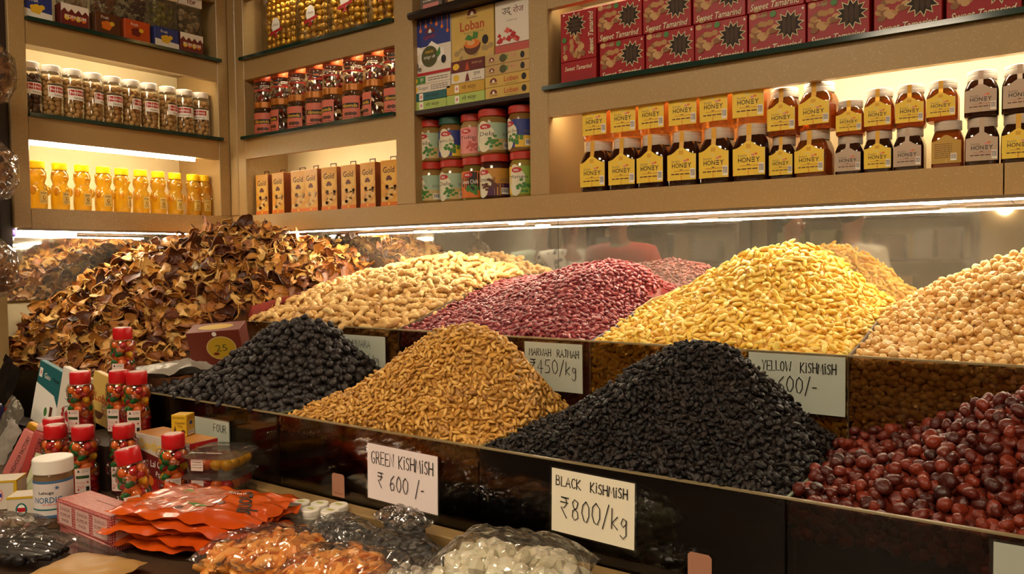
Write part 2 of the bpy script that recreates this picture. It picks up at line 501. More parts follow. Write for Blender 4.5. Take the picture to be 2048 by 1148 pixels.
MB().box(.8895, 1.2965, .004, .179, 1.872, 1.884).obj('shelf_board', DARKB, U)
MB().box(.8895, 1.2965, -.004, .179, 2.148, 2.163).obj('shelf_board', DARKB, U)
MB().tube([(.8895, -.012, 2.152), (1.2965, -.012, 2.158)], .011, 8).obj('shelf_edge', mat('dark_edge_trim', '#231a14', .35), U)

L = thing('wall_shelf_unit', 'short beige glitter shelf unit on the left wall with honey bears', 'shelf')
MB().cbox(-.26, 0, -.712, -.666, 1.556, 2.55, .002).obj('post', LAM, L)
MB().cbox(-.26, -.0005, -.045, -.001, 1.614, 2.55, .002).obj('post', LAM, L)
MB().box(-.26, -.0005, -.6655, -.001, 1.556, 1.614).obj('bottom_rail', LAM, L)
for zt, pw, dz in ((1.89, 60, .0885), (2.165, 45, .062), (2.44, 40, .062)):
    MB().box(-.022, -.002, -.665, -.046, zt - .078, zt - .011).obj('shelf_rail', LAM, L)
    MB().box(-.258, -.0225, -.665, -.046, zt - .03, zt - .011).obj('shelf_board', LAM, L)
    MB().box(-.258, .012, -.665, -.034, zt - .0105, zt).obj('glass_shelf', GREENGLASS, L)
    MB().box(-.034, -.0235, -.655, -.125, zt - dz, zt - dz + .0095).obj('led_strip', shelf_led(pw), L)
MB().box(-.262, -.252, -.665, -.046, 1.6145, 2.55).obj('back_panel', CREAM, L)

# strips under the shelves that light the counter
t = thing('led_strip_light', 'long bright strip light under the back wall shelves', 'light', (0, 0, 0))
MB().box(.10, 2.8, .001, .016, 1.5495, 1.5555).obj('channel', mat('strip_channel', '#7a6a55', .4, metal=.6), t)
MB().box(.10, 2.8, .004, .0095, 1.5462, 1.5492).obj('diffuser', STRIP_A, t)
MB().cbox(.075, .099, -.004, .02, 1.542, 1.555, .002).obj('end_cap', mat('grey_plastic', '#4a4a4c', .5), t)
t = thing('led_strip_light', 'bright strip light under the left wall shelves', 'light', (0, 0, 0))
MB().box(-.016, -.001, -.70, -.05, 1.5495, 1.5555).obj('channel', mat('strip_channel'), t)
MB().box(-.0095, -.004, -.70, -.05, 1.5462, 1.5492).obj('diffuser', STRIP_A, t)
t = thing('tube_light', 'short pinkish tube light fixture beneath the left shelf end', 'light', (0, 0, 0))
MB().cbox(-.06, -.02, -.70, -.53, 1.532, 1.5555, .004).obj('cover', lamp_mat('pink_tube', (1, .72, .66), 3.0), t)
MB().cbox(-.06, -.02, -.725, -.701, 1.532, 1.5555, .003).obj('end_cap', mat('violet_plastic', '#3a2170', .4), t)
for k, (x, y) in enumerate([(.62, .06), (1.166, .12), (1.646, .03), (2.232, .05)]):
    t = thing('downlight', ['round downlight under the shelf above the dried slices', 'round downlight under the shelf above the peanuts', 'round downlight under the shelf above the kidney beans', 'round downlight under the shelf above the yellow raisins'][k], 'light', (x, y, 1.556), group='shelf downlights')
    MB().lathe([(.026, -.006), (.026, 0)], 20).obj('rim', mat('white_lamp_frame'), t, 30)
    MB().lathe([(.022, -.0085), (.022, -.0065)], 20).obj('lens', lamp_mat('downlight_lens', (1, .86, .62), 60.0), t, 30)

# ------------------------------------------------------------------ counter with trays
PANE = clear('brown_tinted_pane', (.62, .55, .45), .10, .04)
CPANE = clear('lightly_tinted_pane', (.62, .54, .43), .10, .04)
PANED = clear('dark_tinted_pane', (.42, .36, .30), .14, .05)
GLASSDIV = clear('greenish_divider_glass', (.62, .70, .60), .15, .05)
LINER = mat('dark_stained_liner', '#20130c', .42, var=(6, '#3a2010', .4, .75))
WOOD = mat('pale_wood_rail', '#9a7c4c', .5, var=(14, '#7d6238'), bump=(60, .15))
K = thing('display_counter', 'long tiered counter of brown glass trays holding nuts and raisins', 'counter')
MB().box(-.268, 2.9, -.69, .187, .0, .985).obj('base', DARKB, K)
MB().box(-.268, 2.9, -1.35, -.70, .0, .93).obj('base', DARKB, K)
MB().box(-.268, 2.9, -1.35, -.745, .93, .965).obj('display_shelf', mat('shelf_top_brown', '#4a3524', .45, var=(5, '#33241a')), K)
MB().cbox(1.02, 2.9, -.744, -.708, .93, .998, .002).obj('wood_rail', WOOD, K)
MB().box(-.268, 1.019, -.744, -.708, .93, .985).obj('wood_rail', LINER, K)
R1 = [(-.262, .655), (.66, 1.148), (1.152, 1.668), (1.672, 2.163), (2.167, 2.78)]
for i, (a, b) in enumerate(R1):
    top = 1.141 if i else 1.15
    MB().box(a, b, -.705, -.70, .987, top).obj('front_pane', PANED if i in (0, 3) else PANE, K)
    lo = {0: 1.14, 1: 1.132, 2: 1.112, 3: 1.13, 4: 1.095}[i]
    MB().box(a, b, -.684, -.680, .987, lo).obj('liner', LINER, K)
for x in (1.15, 1.67, 2.165):
    MB().box(x - .0015, x + .0015, -.699, -.356, .99, 1.141).obj('divider', GLASSDIV, K)
    MB().box(x - .002, x + .002, -.699, -.356, 1.1412, 1.1435).obj('divider_edge', mat('glass_edge', '#6f7a62', .25), K)
MB().box(.645, .655, -.699, -.35, .99, 1.15).obj('divider', LINER, K)
R2 = [(.57, 1.148), (1.152, 1.673), (1.677, 2.158), (2.162, 2.78)]
for i, (a, b) in enumerate(R2):
    MB().box(a, b, -.355, -.35, 1.0, 1.283).obj('front_pane', PANE if i < 2 else CPANE, K)
    if i < 2:
        MB().box(a, b, -.336, -.332, 1.0, 1.255).obj('liner', LINER, K)
MB().box(.57, 2.78, -.3555, -.3495, 1.2832, 1.2862).obj('pane_edge', mat('pane_edge', '#8a7a58', .3), K)
MB().box(.66, 2.78, -.7055, -.6995, 1.1412, 1.1437).obj('pane_edge', mat('pane_edge'), K)
# cardboard sheets between the upper heaps
def card(prof, x, m, wob=.006, th=.003):
    mb = MB(); n = len(prof); vs = []; fs = []
    for i, (y, z) in enumerate(prof):
        dx = x + wob * math.sin(i * 1.3)
        vs += [(dx - th / 2, y, 1.0), (dx + th / 2, y, 1.0), (dx + th / 2, y, z), (dx - th / 2, y, z)]
    for i in range(n - 1):
        for k in range(4):
            fs.append((4 * i + k, 4 * i + 4 + k, 4 * i + 4 + (k + 1) % 4, 4 * i + (k + 1) % 4))
    fs += [(0, 1, 2, 3), tuple(4 * (n - 1) + k for k in (3, 2, 1, 0))]
    return mb.add(vs, fs).obj('card_divider', m, K)
KRAFT = mat('kraft_card', '#7d6a52', .8, var=(18, '#5d4c3a'))
card([(-.349, 1.287), (-.28, 1.306), (-.21, 1.327), (-.12, 1.352), (-.03, 1.377), (.06, 1.392), (.185, 1.405)], 1.15, KRAFT)
card([(-.349, 1.284), (-.255, 1.306), (-.163, 1.329), (-.162, 1.33)], 1.675, mat('blue_printed_card', '#4b5570', .7, var=(25, '#8d7c86')))
card([(-.161, 1.33), (-.076, 1.356), (0, 1.362), (.08, 1.372), (.185, 1.37)], 1.675, mat('cream_card', '#b89a63', .8))
card([(-.349, 1.285), (-.265, 1.305), (-.163, 1.322), (-.02, 1.338), (.185, 1.34)], 2.16, KRAFT)
card([(-.349, 1.30), (-.343, 1.326), (-.24, 1.344), (-.17, 1.352), (0, 1.37), (.185, 1.39)], .57, mat('red_card', '#9c2412', .65, var=(12, '#5f1a10')))
# ------------------------------------------------------------------ heaps
def tps(ctrl):
    P = np.array([c[:2] for c in ctrl], float); z = np.array([c[2] for c in ctrl], float); n = len(P)
    def U_(r2):
        return np.where(r2 > 1e-12, r2 * np.log(np.maximum(r2, 1e-12)) * .5, 0)
    d = ((P[:, None] - P[None]) ** 2).sum(-1)
    A = np.zeros((n + 3, n + 3)); A[:n, :n] = U_(d) + np.eye(n) * 1e-4; A[:n, n] = 1; A[:n, n + 1:] = P; A[n, :n] = 1; A[n + 1:, :n] = P.T
    w = np.linalg.solve(A, np.concatenate([z, np.zeros(3)]))
    def f(x, y):
        x = np.asarray(x, float); y = np.asarray(y, float)
        d2 = (x[..., None] - P[:, 0]) ** 2 + (y[..., None] - P[:, 1]) ** 2
        return U_(d2) @ w[:n] + w[n] + w[n + 1] * x + w[n + 2] * y
    return f

def ico(sub=2):
    bm = bmesh.new(); bmesh.ops.create_icosphere(bm, subdivisions=sub, radius=1)
    bm.verts.index_update()
    v = np.array([q.co[:] for q in bm.verts]); f = np.array([[q.index for q in t.verts] for t in bm.faces]); bm.free()
    return v, f
def lump(v, seed, k=3, amp=.12):
    r = np.random.default_rng(seed); s = np.zeros(len(v))
    for _ in range(5):
        d = r.normal(size=3); d /= np.linalg.norm(d); s += np.sin(v @ d * r.uniform(k * .6, k * 1.6) + r.uniform(0, 6.28))
    return v * (1 + amp * s[:, None] / 2.2)
def raisins(L_, W_, n=6, flat=.8, ridge=.16):
    out = []
    v0, f0 = ico(2)
    for k in range(n):
        r = np.random.default_rng(100 + k); v = v0.copy()
        a = np.arctan2(v[:, 2], v[:, 1]); nr = r.integers(4, 7)
        v *= (1 + ridge * np.sin(a * nr + r.uniform(0, 6) + v[:, 0] * r.uniform(-1.5, 1.5)) * (1 - v[:, 0] ** 2))[:, None]
        v = lump(v, k, 3, .12)
        v *= np.array([L_ / 2, W_ / 2, W_ / 2 * flat]) * r.uniform(.85, 1.15)
        v[:, 2] += .25 * W_ * (v[:, 0] / (L_ / 2)) ** 2 * r.uniform(-1, 1)
        out.append((v, f0))
    return out
def beans(L_, W_, n=3):
    out = []; v0, f0 = ico(2)
    for k in range(n):
        v = v0 * np.array([L_ / 2, W_ / 2, W_ * .38]); v[:, 1] -= .28 * W_ * (1 - (v[:, 0] / (L_ / 2)) ** 2) * (.8 + .2 * k); out.append((lump(v / L_, k, 2, .04) * L_, f0))
    return out
def peanuts(n=5):
    out = []; m_, n_ = 11, 9
    for k in range(n):
        r = np.random.default_rng(k + 40); L_ = .042 * r.uniform(.8, 1.12); V = []; F = []
        waist = r.uniform(.55, .8); b = r.uniform(-.004, .004)
        for i in range(m_ + 1):
            t = i / m_; x = (t - .5) * L_
            e = math.sin(math.pi * min(max(t, 0), 1)) ** .5
            rad = .0092 * e * (1 - (1 - waist) * math.exp(-((t - .5) / .13) ** 2)) * (1.05 if t > .5 else .96)
            for j in range(n_):
                a = 2 * math.pi * j / n_; q = 1 + .07 * math.sin(j * 2.3 + i * 1.9 + k)
                V.append((x, rad * q * math.cos(a) + b * math.sin(math.pi * t), rad * q * math.sin(a)))
        for i in range(m_):
            for j in range(n_):
                j2 = (j + 1) % n_
                F += [(i * n_ + j, i * n_ + j2, (i + 1) * n_ + j2), (i * n_ + j, (i + 1) * n_ + j2, (i + 1) * n_ + j)]
        out.append((np.array(V), np.array(F)))
    return out
def slices(n=9):
    """Curled dried fruit slices: wavy discs, bent and rolled at the rim, with thickness."""
    out = []
    for k in range(n):
        r = np.random.default_rng(k + 70); nr, na = 3, 16; R0 = .026 * r.uniform(.7, 1.2); V = []; F = []
        ph = r.uniform(0, 6.28); cur = r.uniform(14, 42) * r.choice([-1, 1]); asp = r.uniform(.55, 1.0)
        cup = r.uniform(-9, 9); hole = .28 if k % 3 == 0 else .04; th = .0028
        sec = 2 * math.pi if k % 4 else math.pi * 1.15
        for side in (0, 1):
            for i in range(nr + 1):
                q = hole + (1 - hole) * i / nr
                for j in range(na + 1):
                    a = sec * j / na
                    rr = R0 * q * (1 + .10 * math.sin(3 * a + ph) + .06 * math.sin(5 * a + 2 * ph))
                    x, y = rr * math.cos(a), rr * math.sin(a) * asp
                    z = cur * x * x + cup * (x * x + y * y) + .004 * q * math.sin(2 * a + ph) + .003 * q * q * math.sin(4 * a - ph)
                    V.append((x, y, z + (th * (1.3 if i in (nr, nr - 1) else .7) if side else 0)))
        o = (nr + 1) * (na + 1)
        for i in range(nr):
            for j in range(na):
                a, b, c, d = i * (na + 1) + j, i * (na + 1) + j + 1, (i + 1) * (na + 1) + j + 1, (i + 1) * (na + 1) + j
                F += [(a, c, b), (a, d, c), (a + o, b + o, c + o), (a + o, c + o, d + o)]
        for i in (0, nr):
            for j in range(na):
                a, b = i * (na + 1) + j, i * (na + 1) + j + 1
                F += [(a, b, b + o), (a, b + o, a + o)] if i else [(a, b + o, b), (a, a + o, b + o)]
        for j in (0, na):
            for i in range(nr):
                a, b = i * (na + 1) + j, (i + 1) * (na + 1) + j
                F += [(a, b + o, b), (a, a + o, b + o)] if j else [(a, b, b + o), (a, b + o, a + o)]
        V = np.array(V); V[:, 2] -= V[:, 2].mean()
        out.append((V, np.array(F)))
    return out
def balls(D, n=5, dent=.0, flat=.9, half=False, amp=.06):
    out = []; v0, f0 = ico(2)
    for k in range(n):
        v = lump(v0, k + 9, 2.2, amp)
        if dent:
            d = np.exp(-((v[:, 0] ** 2 + v[:, 1] ** 2) / .12)) * (v[:, 2] > 0); v[:, 2] -= dent * d
        v = v * np.array([D / 2, D / 2 * (.92 + .03 * k), D / 2 * flat])
        if half and k >= n - 2:
            v[:, 2] = np.maximum(v[:, 2], 0)
        out.append((v, f0))
    return out

HEAPS = []
def heap(key, rect, ctrl0, geo, sp, th, tilt, m, name, cat, label, group, stuff_name, stuff_label, face=None, rough=.004, smooth=True, scale=(.85, 1.15), layers=((0, 1.0), (.8, 1.5))):
    f = tps(ctrl0); x0, x1, y0, y1 = rect; rim = 1.281 if y0 > -.5 else 1.139 if x0 > 0 else 1.15; edge = y0 < -.5
    def H(x, y):
        z = f(x, y) - th * .55 + rough * (np.sin(x * 71 + y * 33) + np.sin(y * 83 - x * 41 + 1) + np.sin(x * 29 - y * 57 + 2)) / 2
        z = np.minimum(z, rim - .002 + 1.15 * (np.asarray(y) - y0).clip(0) ** .85)
        if edge and x0 > 0:
            z = np.minimum(z, rim - .002 + 1.3 * np.minimum(np.asarray(x) - x0, x1 - np.asarray(x)).clip(0) ** .85)
        return z
    pts = []
    e = 1e-3
    for lift, mul in layers:
        s = sp * mul; n = int((x1 - x0) * (y1 - y0) * 1.35 / (s * s) * 9)
        xs = RNG.uniform(x0, x1 - 2 * e, n); ys = RNG.uniform(y0, y1 - 2 * e, n); zs = H(xs, ys)
        gx = (H(xs + e, ys) - zs) / e; gy = (H(xs, ys + e) - zs) / e
        keep_p = RNG.uniform(0, 1, n) < np.sqrt(1 + gx ** 2 + gy ** 2) / 2.2
        grid = {}
        for i in np.nonzero(keep_p)[0]:
            p = (xs[i], ys[i], zs[i]); c = (int(p[0] // s), int(p[1] // s), int(p[2] // s)); ok = True
            for a in (-1, 0, 1):
                for b in (-1, 0, 1):
                    for d in (-1, 0, 1):
                        for q in grid.get((c[0] + a, c[1] + b, c[2] + d), ()):
                            if (q[0] - p[0]) ** 2 + (q[1] - p[1]) ** 2 + (q[2] - p[2]) ** 2 < s * s:
                                ok = False; break
                        if not ok: break
                    if not ok: break
                if not ok: break
            if ok:
                grid.setdefault(c, []).append(p)
                nn = np.array([-gx[i], -gy[i], 1]); nn /= np.linalg.norm(nn)
                pts.append((np.array(p) + nn * th * (lift + .2 + RNG.uniform(-.2, .25)), nn))
    if face:   # pieces pressed against the front pane: (y, zlow)
        fy, zl = face; s = sp * .95
        zt = float(H(np.array((x0 + x1) / 2), np.array(y0)))
        for zz in np.arange(zl, zt - .002, s * .85):
            for xx in np.arange(x0, x1, s):
                pts.append((np.array((xx + RNG.uniform(-.4, .4) * s, fy + RNG.uniform(0, .25) * th, zz + RNG.uniform(-.35, .35) * s)), np.array((0, -1., 0))))
    n = len(pts)
    Pn = np.array([p[0] for p in pts]); N = np.array([p[1] for p in pts])
    # orientation: normal with random tilt, random heading
    T = N + RNG.normal(size=(n, 3)) * math.tan(math.radians(tilt)) * .6
    T /= np.linalg.norm(T, axis=1)[:, None]
    A = RNG.normal(size=(n, 3)); X = A - (A * T).sum(1)[:, None] * T; X /= np.linalg.norm(X, axis=1)[:, None]
    Y = np.cross(T, X)
    flip = RNG.uniform(size=n) < .5
    T = np.where(flip[:, None], -T, T); Y = np.where(flip[:, None], -Y, Y)
    Rm = np.stack([X, Y, T], 2) * RNG.uniform(scale[0], scale[1], n)[:, None, None]
    # core
    gxn, gyn = 40, 40
    gx_, gy_ = np.meshgrid(np.linspace(x0, x1, gxn), np.linspace(y0, y1, gyn), indexing='ij')
    gz = H(gx_, gy_) - th * .15
    cv = np.stack([gx_, gy_, gz], -1).reshape(-1, 3); cf = []
    for i in range(gxn - 1):
        for j in range(gyn - 1):
            a = i * gyn + j; cf += [(a, a + gyn, a + gyn + 1), (a, a + gyn + 1, a + 1)]
    # skirts down to the tray floor
    rim = [i * gyn for i in range(gxn)] + [(gxn - 1) * gyn + j for j in range(gyn)] + [i * gyn + gyn - 1 for i in range(gxn)][::-1] + [j for j in range(gyn)][::-1]
    b = len(cv); low = cv[rim].copy(); low[:, 2] = np.minimum(low[:, 2] - .02, 1.0 if y0 > -.5 else .99)
    cv = np.concatenate([cv, low])
    for k in range(len(rim) - 1):
        cf += [(rim[k], b + k, b + k + 1), (rim[k], b + k + 1, rim[k + 1])]
    HEAPS.append(dict(key=key, P=Pn, R=Rm, N=N, var=RNG.integers(0, len(geo), n), rnd=RNG.uniform(0, 1, n), geo=geo, core=(cv, np.array(cf)), m=m, name=name, cat=cat, label=label, group=group, sname=stuff_name, slabel=stuff_label, th=th, smooth=smooth))

def emit_heaps(limit=300):
    allv = []; allf = []; b = 0
    for h in HEAPS:
        v, f = h['core']; allv += [tuple(q) for q in v]; allf += [tuple(int(i) + b for i in t) for t in f]; b += len(v)
    bvh = BVHTree.FromPolygons(allv, allf)
    C = np.array(CAM_LOC); R = np.array([CR, -CU, -CB])
    for h in HEAPS:
        q = (h['P'] - C) @ R.T
        with np.errstate(all='ignore'):
            u = 1024 + FPX * q[:, 0] / q[:, 2]; w = 574 + FPX * q[:, 1] / q[:, 2]
        inn = (q[:, 2] > 0) & (u > 8) & (u < 2040) & (w > 8) & (w < 1140)
        face = ((C - h['P']) * h['N']).sum(1) > 0
        idx = np.nonzero(inn & face)[0]; idx = idx[np.argsort(q[idx, 2])]
        chosen = []
        for i in idx:
            p = Vector(h['P'][i] + h['N'][i] * h['th'] * .6); d = p - CAM_LOC; L_ = d.length
            hit = bvh.ray_cast(CAM_LOC, d.normalized(), L_ - .012)
            if hit[0] is None:
                chosen.append(i)
                if len(chosen) >= limit:
                    break
        meshes = []
        for v, f in h['geo']:
            me = bpy.data.meshes.new(h['name']); me.from_pydata(v.tolist(), [], f.tolist()); me.materials.append(h['m'])
            if h['smooth']:
                me.shade_smooth()
            meshes.append(me)
        for i in chosen:
            o = bpy.data.objects.new(h['name'], meshes[h['var'][i]]); COL.objects.link(o)
            Mx = np.eye(4); Mx[:3, :3] = h['R'][i]; Mx[:3, 3] = h['P'][i]
            o.matrix_world = Matrix(Mx.tolist())
            tag(o, h['label'], h['cat'], h['group'])
        rest = np.ones(len(h['P']), bool); rest[chosen] = False
        V = [h['core'][0]]; F = [h['core'][1]]; A = [np.full(len(h['core'][0]), .5)]; b = len(h['core'][0])
        for k, (v, f) in enumerate(h['geo']):
            s = np.nonzero(rest & (h['var'] == k))[0]
            if not len(s):
                continue
            W = np.einsum('nij,vj->nvi', h['R'][s], v) + h['P'][s][:, None]
            V.append(W.reshape(-1, 3)); F.append((f[None] + (b + np.arange(len(s)) * len(v))[:, None, None]).reshape(-1, 3)); A.append(np.repeat(h['rnd'][s], len(v))); b += len(s) * len(v)
        V = np.concatenate(V).astype(np.float32); F = np.concatenate(F).astype(np.int32); A = np.concatenate(A).astype(np.float32)
        me = bpy.data.meshes.new(h['sname'])
        me.vertices.add(len(V)); me.vertices.foreach_set('co', V.ravel())
        me.loops.add(F.size); me.loops.foreach_set('vertex_index', F.ravel())
        me.polygons.add(len(F)); me.polygons.foreach_set('loop_start', np.arange(0, F.size, 3, dtype=np.int32))
        at = me.attributes.new('rnd', 'FLOAT', 'POINT'); at.data.foreach_set('value', A)
        me.materials.append(h['m']); me.update(calc_edges=True)
        if h['smooth']:
            me.shade_smooth()
        tag(link(h['sname'], me), h['slabel'], h['cat'], None, 'stuff')
        print(h['key'], len(h['P']), len(F))

M_SL = piece_mat('dried_slice', [(0, '#3a1b0c'), (.18, '#6a3414'), (.4, '#a8692a'), (.7, '#cc9444'), (.92, '#e3b86a'), (1, '#2c160c')], .45, bump=(130, .8, .002), patch=('#3c1c0c', .56, .74))
M_PN = piece_mat('peanut_shell', [(0, '#c2924e'), (.4, '#dcb06a'), (.8, '#e6c27e'), (1, '#ae7c40')], .6, bump=(380, .9, .0015))
M_KB = piece_mat('kidney_bean_skin', [(0, '#6d1f28'), (.4, '#8d3238'), (.8, '#a34a4c'), (1, '#7a262e')], .28, bump=(200, .1), patch=('#b56a62', .62, .8))
M_YR = piece_mat('yellow_raisin_skin', [(0, '#e8b63c'), (.4, '#f5d05a'), (.8, '#fadc78'), (1, '#dda232')], .4, bump=(350, .5, .001), sss=.15)
M_PE = piece_mat('dried_pea_skin', [(0, '#cf9c54'), (.4, '#e3b970'), (.8, '#eecd8e'), (1, '#bf8a44')], .45, bump=(250, .25), patch=('#b27c3c', .62, .8))
M_DB = piece_mat('black_berry_skin', [(0, '#161110'), (.5, '#221b19'), (1, '#302825')], .48, spec=.4, bump=(260, 1.0, .0015))
M_GR = piece_mat('green_raisin_skin', [(0, '#ad7a30'), (.4, '#cf9a44'), (.8, '#dfb05a'), (1, '#946226')], .4, bump=(380, .6, .001), sss=.1)
M_BR = piece_mat('black_raisin_skin', [(0, '#0e0c0b'), (.5, '#191412'), (1, '#2e241f')], .5, spec=.35, bump=(350, 1.0, .0015))
M_RB = piece_mat('red_berry_skin', [(0, '#3c1009'), (.4, '#5c1b0e'), (.8, '#7a2a15'), (1, '#2e0f0a')], .38, spec=.4, bump=(190, .9, .0018))

heap('slices', (-.222, .540, -.668, .152),
     [(.30, -.17, 1.555), (.16, -.10, 1.545), (.02, -.02, 1.485), (-.1, -.1, 1.485), (0, -.26, 1.50), (0, -.36, 1.468), (0, -.476, 1.405), (0, -.553, 1.345), (0, -.69, 1.255), (-.24, -.25, 1.46), (-.24, -.38, 1.38), (-.24, -.46, 1.325), (-.24, -.69, 1.245),
      (-.24, .17, 1.45), (.1, .17, 1.475), (.33, .17, 1.49), (.55, .17, 1.455), (.55, 0, 1.42), (.45, .05, 1.47), (.56, -.17, 1.345), (.56, -.345, 1.29), (.45, -.3, 1.42), (.42, -.45, 1.31), (.56, -.5, 1.215), (.56, -.69, 1.155), (.3, -.5, 1.33), (.3, -.69, 1.185), (.15, -.69, 1.22), (.2, -.4, 1.42)],
     slices(), .031, .012, 42, M_SL, 'dried_fruit_slice', 'fruit slice', 'curled brown dried fruit slice in the heap in the corner', 'dried fruit slices', 'dried_fruit_slice_heap', 'big heap of curled brown dried fruit slices in the corner', rough=.014, scale=(.6, 1.2), layers=((0, .62), (.9, .85), (1.9, 1.7)))
heap('peanuts', (.575, 1.143, -.337, .182),
     [(.58, -.34, 1.284), (.85, -.34, 1.292), (1.14, -.34, 1.28), (.58, -.15, 1.345), (.6, .0, 1.385), (.6, .17, 1.405), (.80, .12, 1.436), (.93, .1, 1.452), (1.03, .08, 1.44), (1.14, .17, 1.405), (1.14, .05, 1.388), (1.14, -.12, 1.348), (1.14, -.22, 1.315), (.9, -.1, 1.385), (.9, .18, 1.435), (.88, -.24, 1.33)],
     peanuts(), .0185, .016, 28, M_PN, 'peanut', 'peanut', 'tan peanut in its shell in the heap by the mirror', 'peanuts in the shell', 'peanut_heap', 'heap of tan peanuts in their shells', face=(-.3405, 1.25), rough=.006, layers=((0, .8), (.9, 1.1)))
heap('beans', (1.157, 1.668, -.337, .182),
     [(1.16, -.34, 1.281), (1.4, -.34, 1.285), (1.66, -.34, 1.278), (1.16, -.15, 1.335), (1.16, .05, 1.385), (1.2, .17, 1.395), (1.327, -.05, 1.39), (1.43, -.04, 1.42), (1.53, -.03, 1.432), (1.62, -.02, 1.42), (1.665, -.1, 1.34), (1.665, .08, 1.362), (1.5, .1, 1.42), (1.5, .17, 1.39), (1.4, -.2, 1.345), (1.665, -.22, 1.308), (1.6, .15, 1.385)],
     beans(.0145, .0088), .0083, .006, 22, M_KB, 'kidney_bean', 'bean', 'dark red kidney bean in the heap behind the rajmah price card', 'kidney beans', 'kidney_bean_heap', 'heap of small dark red kidney beans', face=(-.3445, 1.25), rough=.003)
heap('yellow', (1.682, 2.154, -.337, .182),
     [(1.69, -.34, 1.283), (1.92, -.34, 1.29), (2.15, -.34, 1.282), (1.69, -.16, 1.326), (1.69, .02, 1.352), (1.763, 0, 1.39), (1.857, 0, 1.447), (1.944, 0, 1.468), (2.026, 0, 1.456), (2.085, 0, 1.408), (2.15, 0, 1.348), (1.92, -.17, 1.375), (1.95, .1, 1.44), (1.95, .17, 1.39), (1.75, .15, 1.36), (2.12, .15, 1.345), (2.15, -.17, 1.315)],
     raisins(.0215, .0095, ridge=.12), .0108, .008, 32, M_YR, 'yellow_raisin', 'raisin', 'bright yellow raisin in the heap above the yellow kishmish card', 'yellow raisins', 'yellow_raisin_heap', 'tall heap of bright yellow raisins', face=(-.3445, 1.10), rough=.005)
heap('peas', (2.165, 2.70, -.337, .182),
     [(2.17, -.34, 1.277), (2.4, -.34, 1.284), (2.69, -.34, 1.28), (2.165, -.15, 1.315), (2.165, .0, 1.335), (2.23, -.05, 1.376), (2.31, -.04, 1.415), (2.39, -.03, 1.447), (2.46, -.02, 1.458), (2.55, -.03, 1.43), (2.69, -.05, 1.35), (2.4, -.2, 1.355), (2.42, .1, 1.425), (2.2, .15, 1.35), (2.42, .17, 1.39), (2.65, .17, 1.33)],
     balls(.0128, 6, half=True, amp=.1), .0098, .009, 40, M_PE, 'dried_pea', 'pea', 'pale yellow dried pea in the heap at the right end', 'dried peas', 'dried_pea_heap', 'heap of pale yellow dried peas behind brown glass', face=(-.3438, 1.10), rough=.004)
heap('dates', (.66, 1.145, -.694, -.36),
     [(.665, -.69, 1.143), (.9, -.69, 1.148), (1.14, -.69, 1.14), (.665, -.52, 1.16), (.70, -.4, 1.19), (.76, -.47, 1.225), (.86, -.47, 1.283), (.95, -.48, 1.309), (1.02, -.48, 1.298), (1.10, -.45, 1.225), (1.14, -.5, 1.168), (1.14, -.4, 1.165), (.93, -.37, 1.215), (.9, -.58, 1.235), (1.05, -.6, 1.19), (.74, -.6, 1.168), (1.12, -.37, 1.16)],
     balls(.0195, 6, flat=.72, amp=.16), .0125, .011, 35, M_DB, 'dried_black_berry', 'berry', 'round black dried berry in the heap behind the small boxes', 'dried black berries', 'dried_black_berry_heap', 'heap of round black dried berries', rough=.005)
heap('green', (1.155, 1.663, -.684, -.36),
     [(1.16, -.69, 1.14), (1.4, -.69, 1.15), (1.66, -.69, 1.14), (1.16, -.5, 1.163), (1.25, -.48, 1.215), (1.35, -.48, 1.273), (1.40, -.49, 1.3), (1.478, -.5, 1.319), (1.55, -.49, 1.303), (1.615, -.5, 1.248), (1.655, -.5, 1.195), (1.66, -.58, 1.16), (1.63, -.43, 1.19), (1.44, -.6, 1.235), (1.45, -.37, 1.215), (1.2, -.37, 1.16), (1.62, -.37, 1.155), (1.56, -.42, 1.24), (1.25, -.6, 1.17), (1.6, -.62, 1.175)],
     raisins(.0165, .0072), .0080, .006, 30, M_GR, 'green_raisin', 'raisin', 'golden green raisin in the heap above the green kishmish card', 'green raisins', 'green_raisin_heap', 'cone shaped heap of golden green raisins', face=(-.6955, 1.112), rough=.004)
heap('black', (1.675, 2.158, -.694, -.36),
     [(1.68, -.69, 1.14), (1.9, -.69, 1.145), (2.155, -.69, 1.135), (1.68, -.5, 1.158), (1.74, -.48, 1.185), (1.83, -.48, 1.246), (1.906, -.49, 1.293), (1.967, -.5, 1.314), (2.03, -.5, 1.29), (2.08, -.5, 1.246), (2.13, -.5, 1.195), (2.08, -.43, 1.215), (2.155, -.5, 1.165), (1.95, -.6, 1.23), (1.95, -.37, 1.21), (1.7, -.37, 1.16), (2.14, -.37, 1.15), (1.78, -.6, 1.175), (2.1, -.6, 1.18)],
     raisins(.0140, .0085, flat=.7, ridge=.26), .0078, .006, 50, M_BR, 'black_raisin', 'raisin', 'black raisin in the heap above the black kishmish card', 'black raisins', 'black_raisin_heap', 'cone shaped heap of wrinkled black raisins', rough=.004)
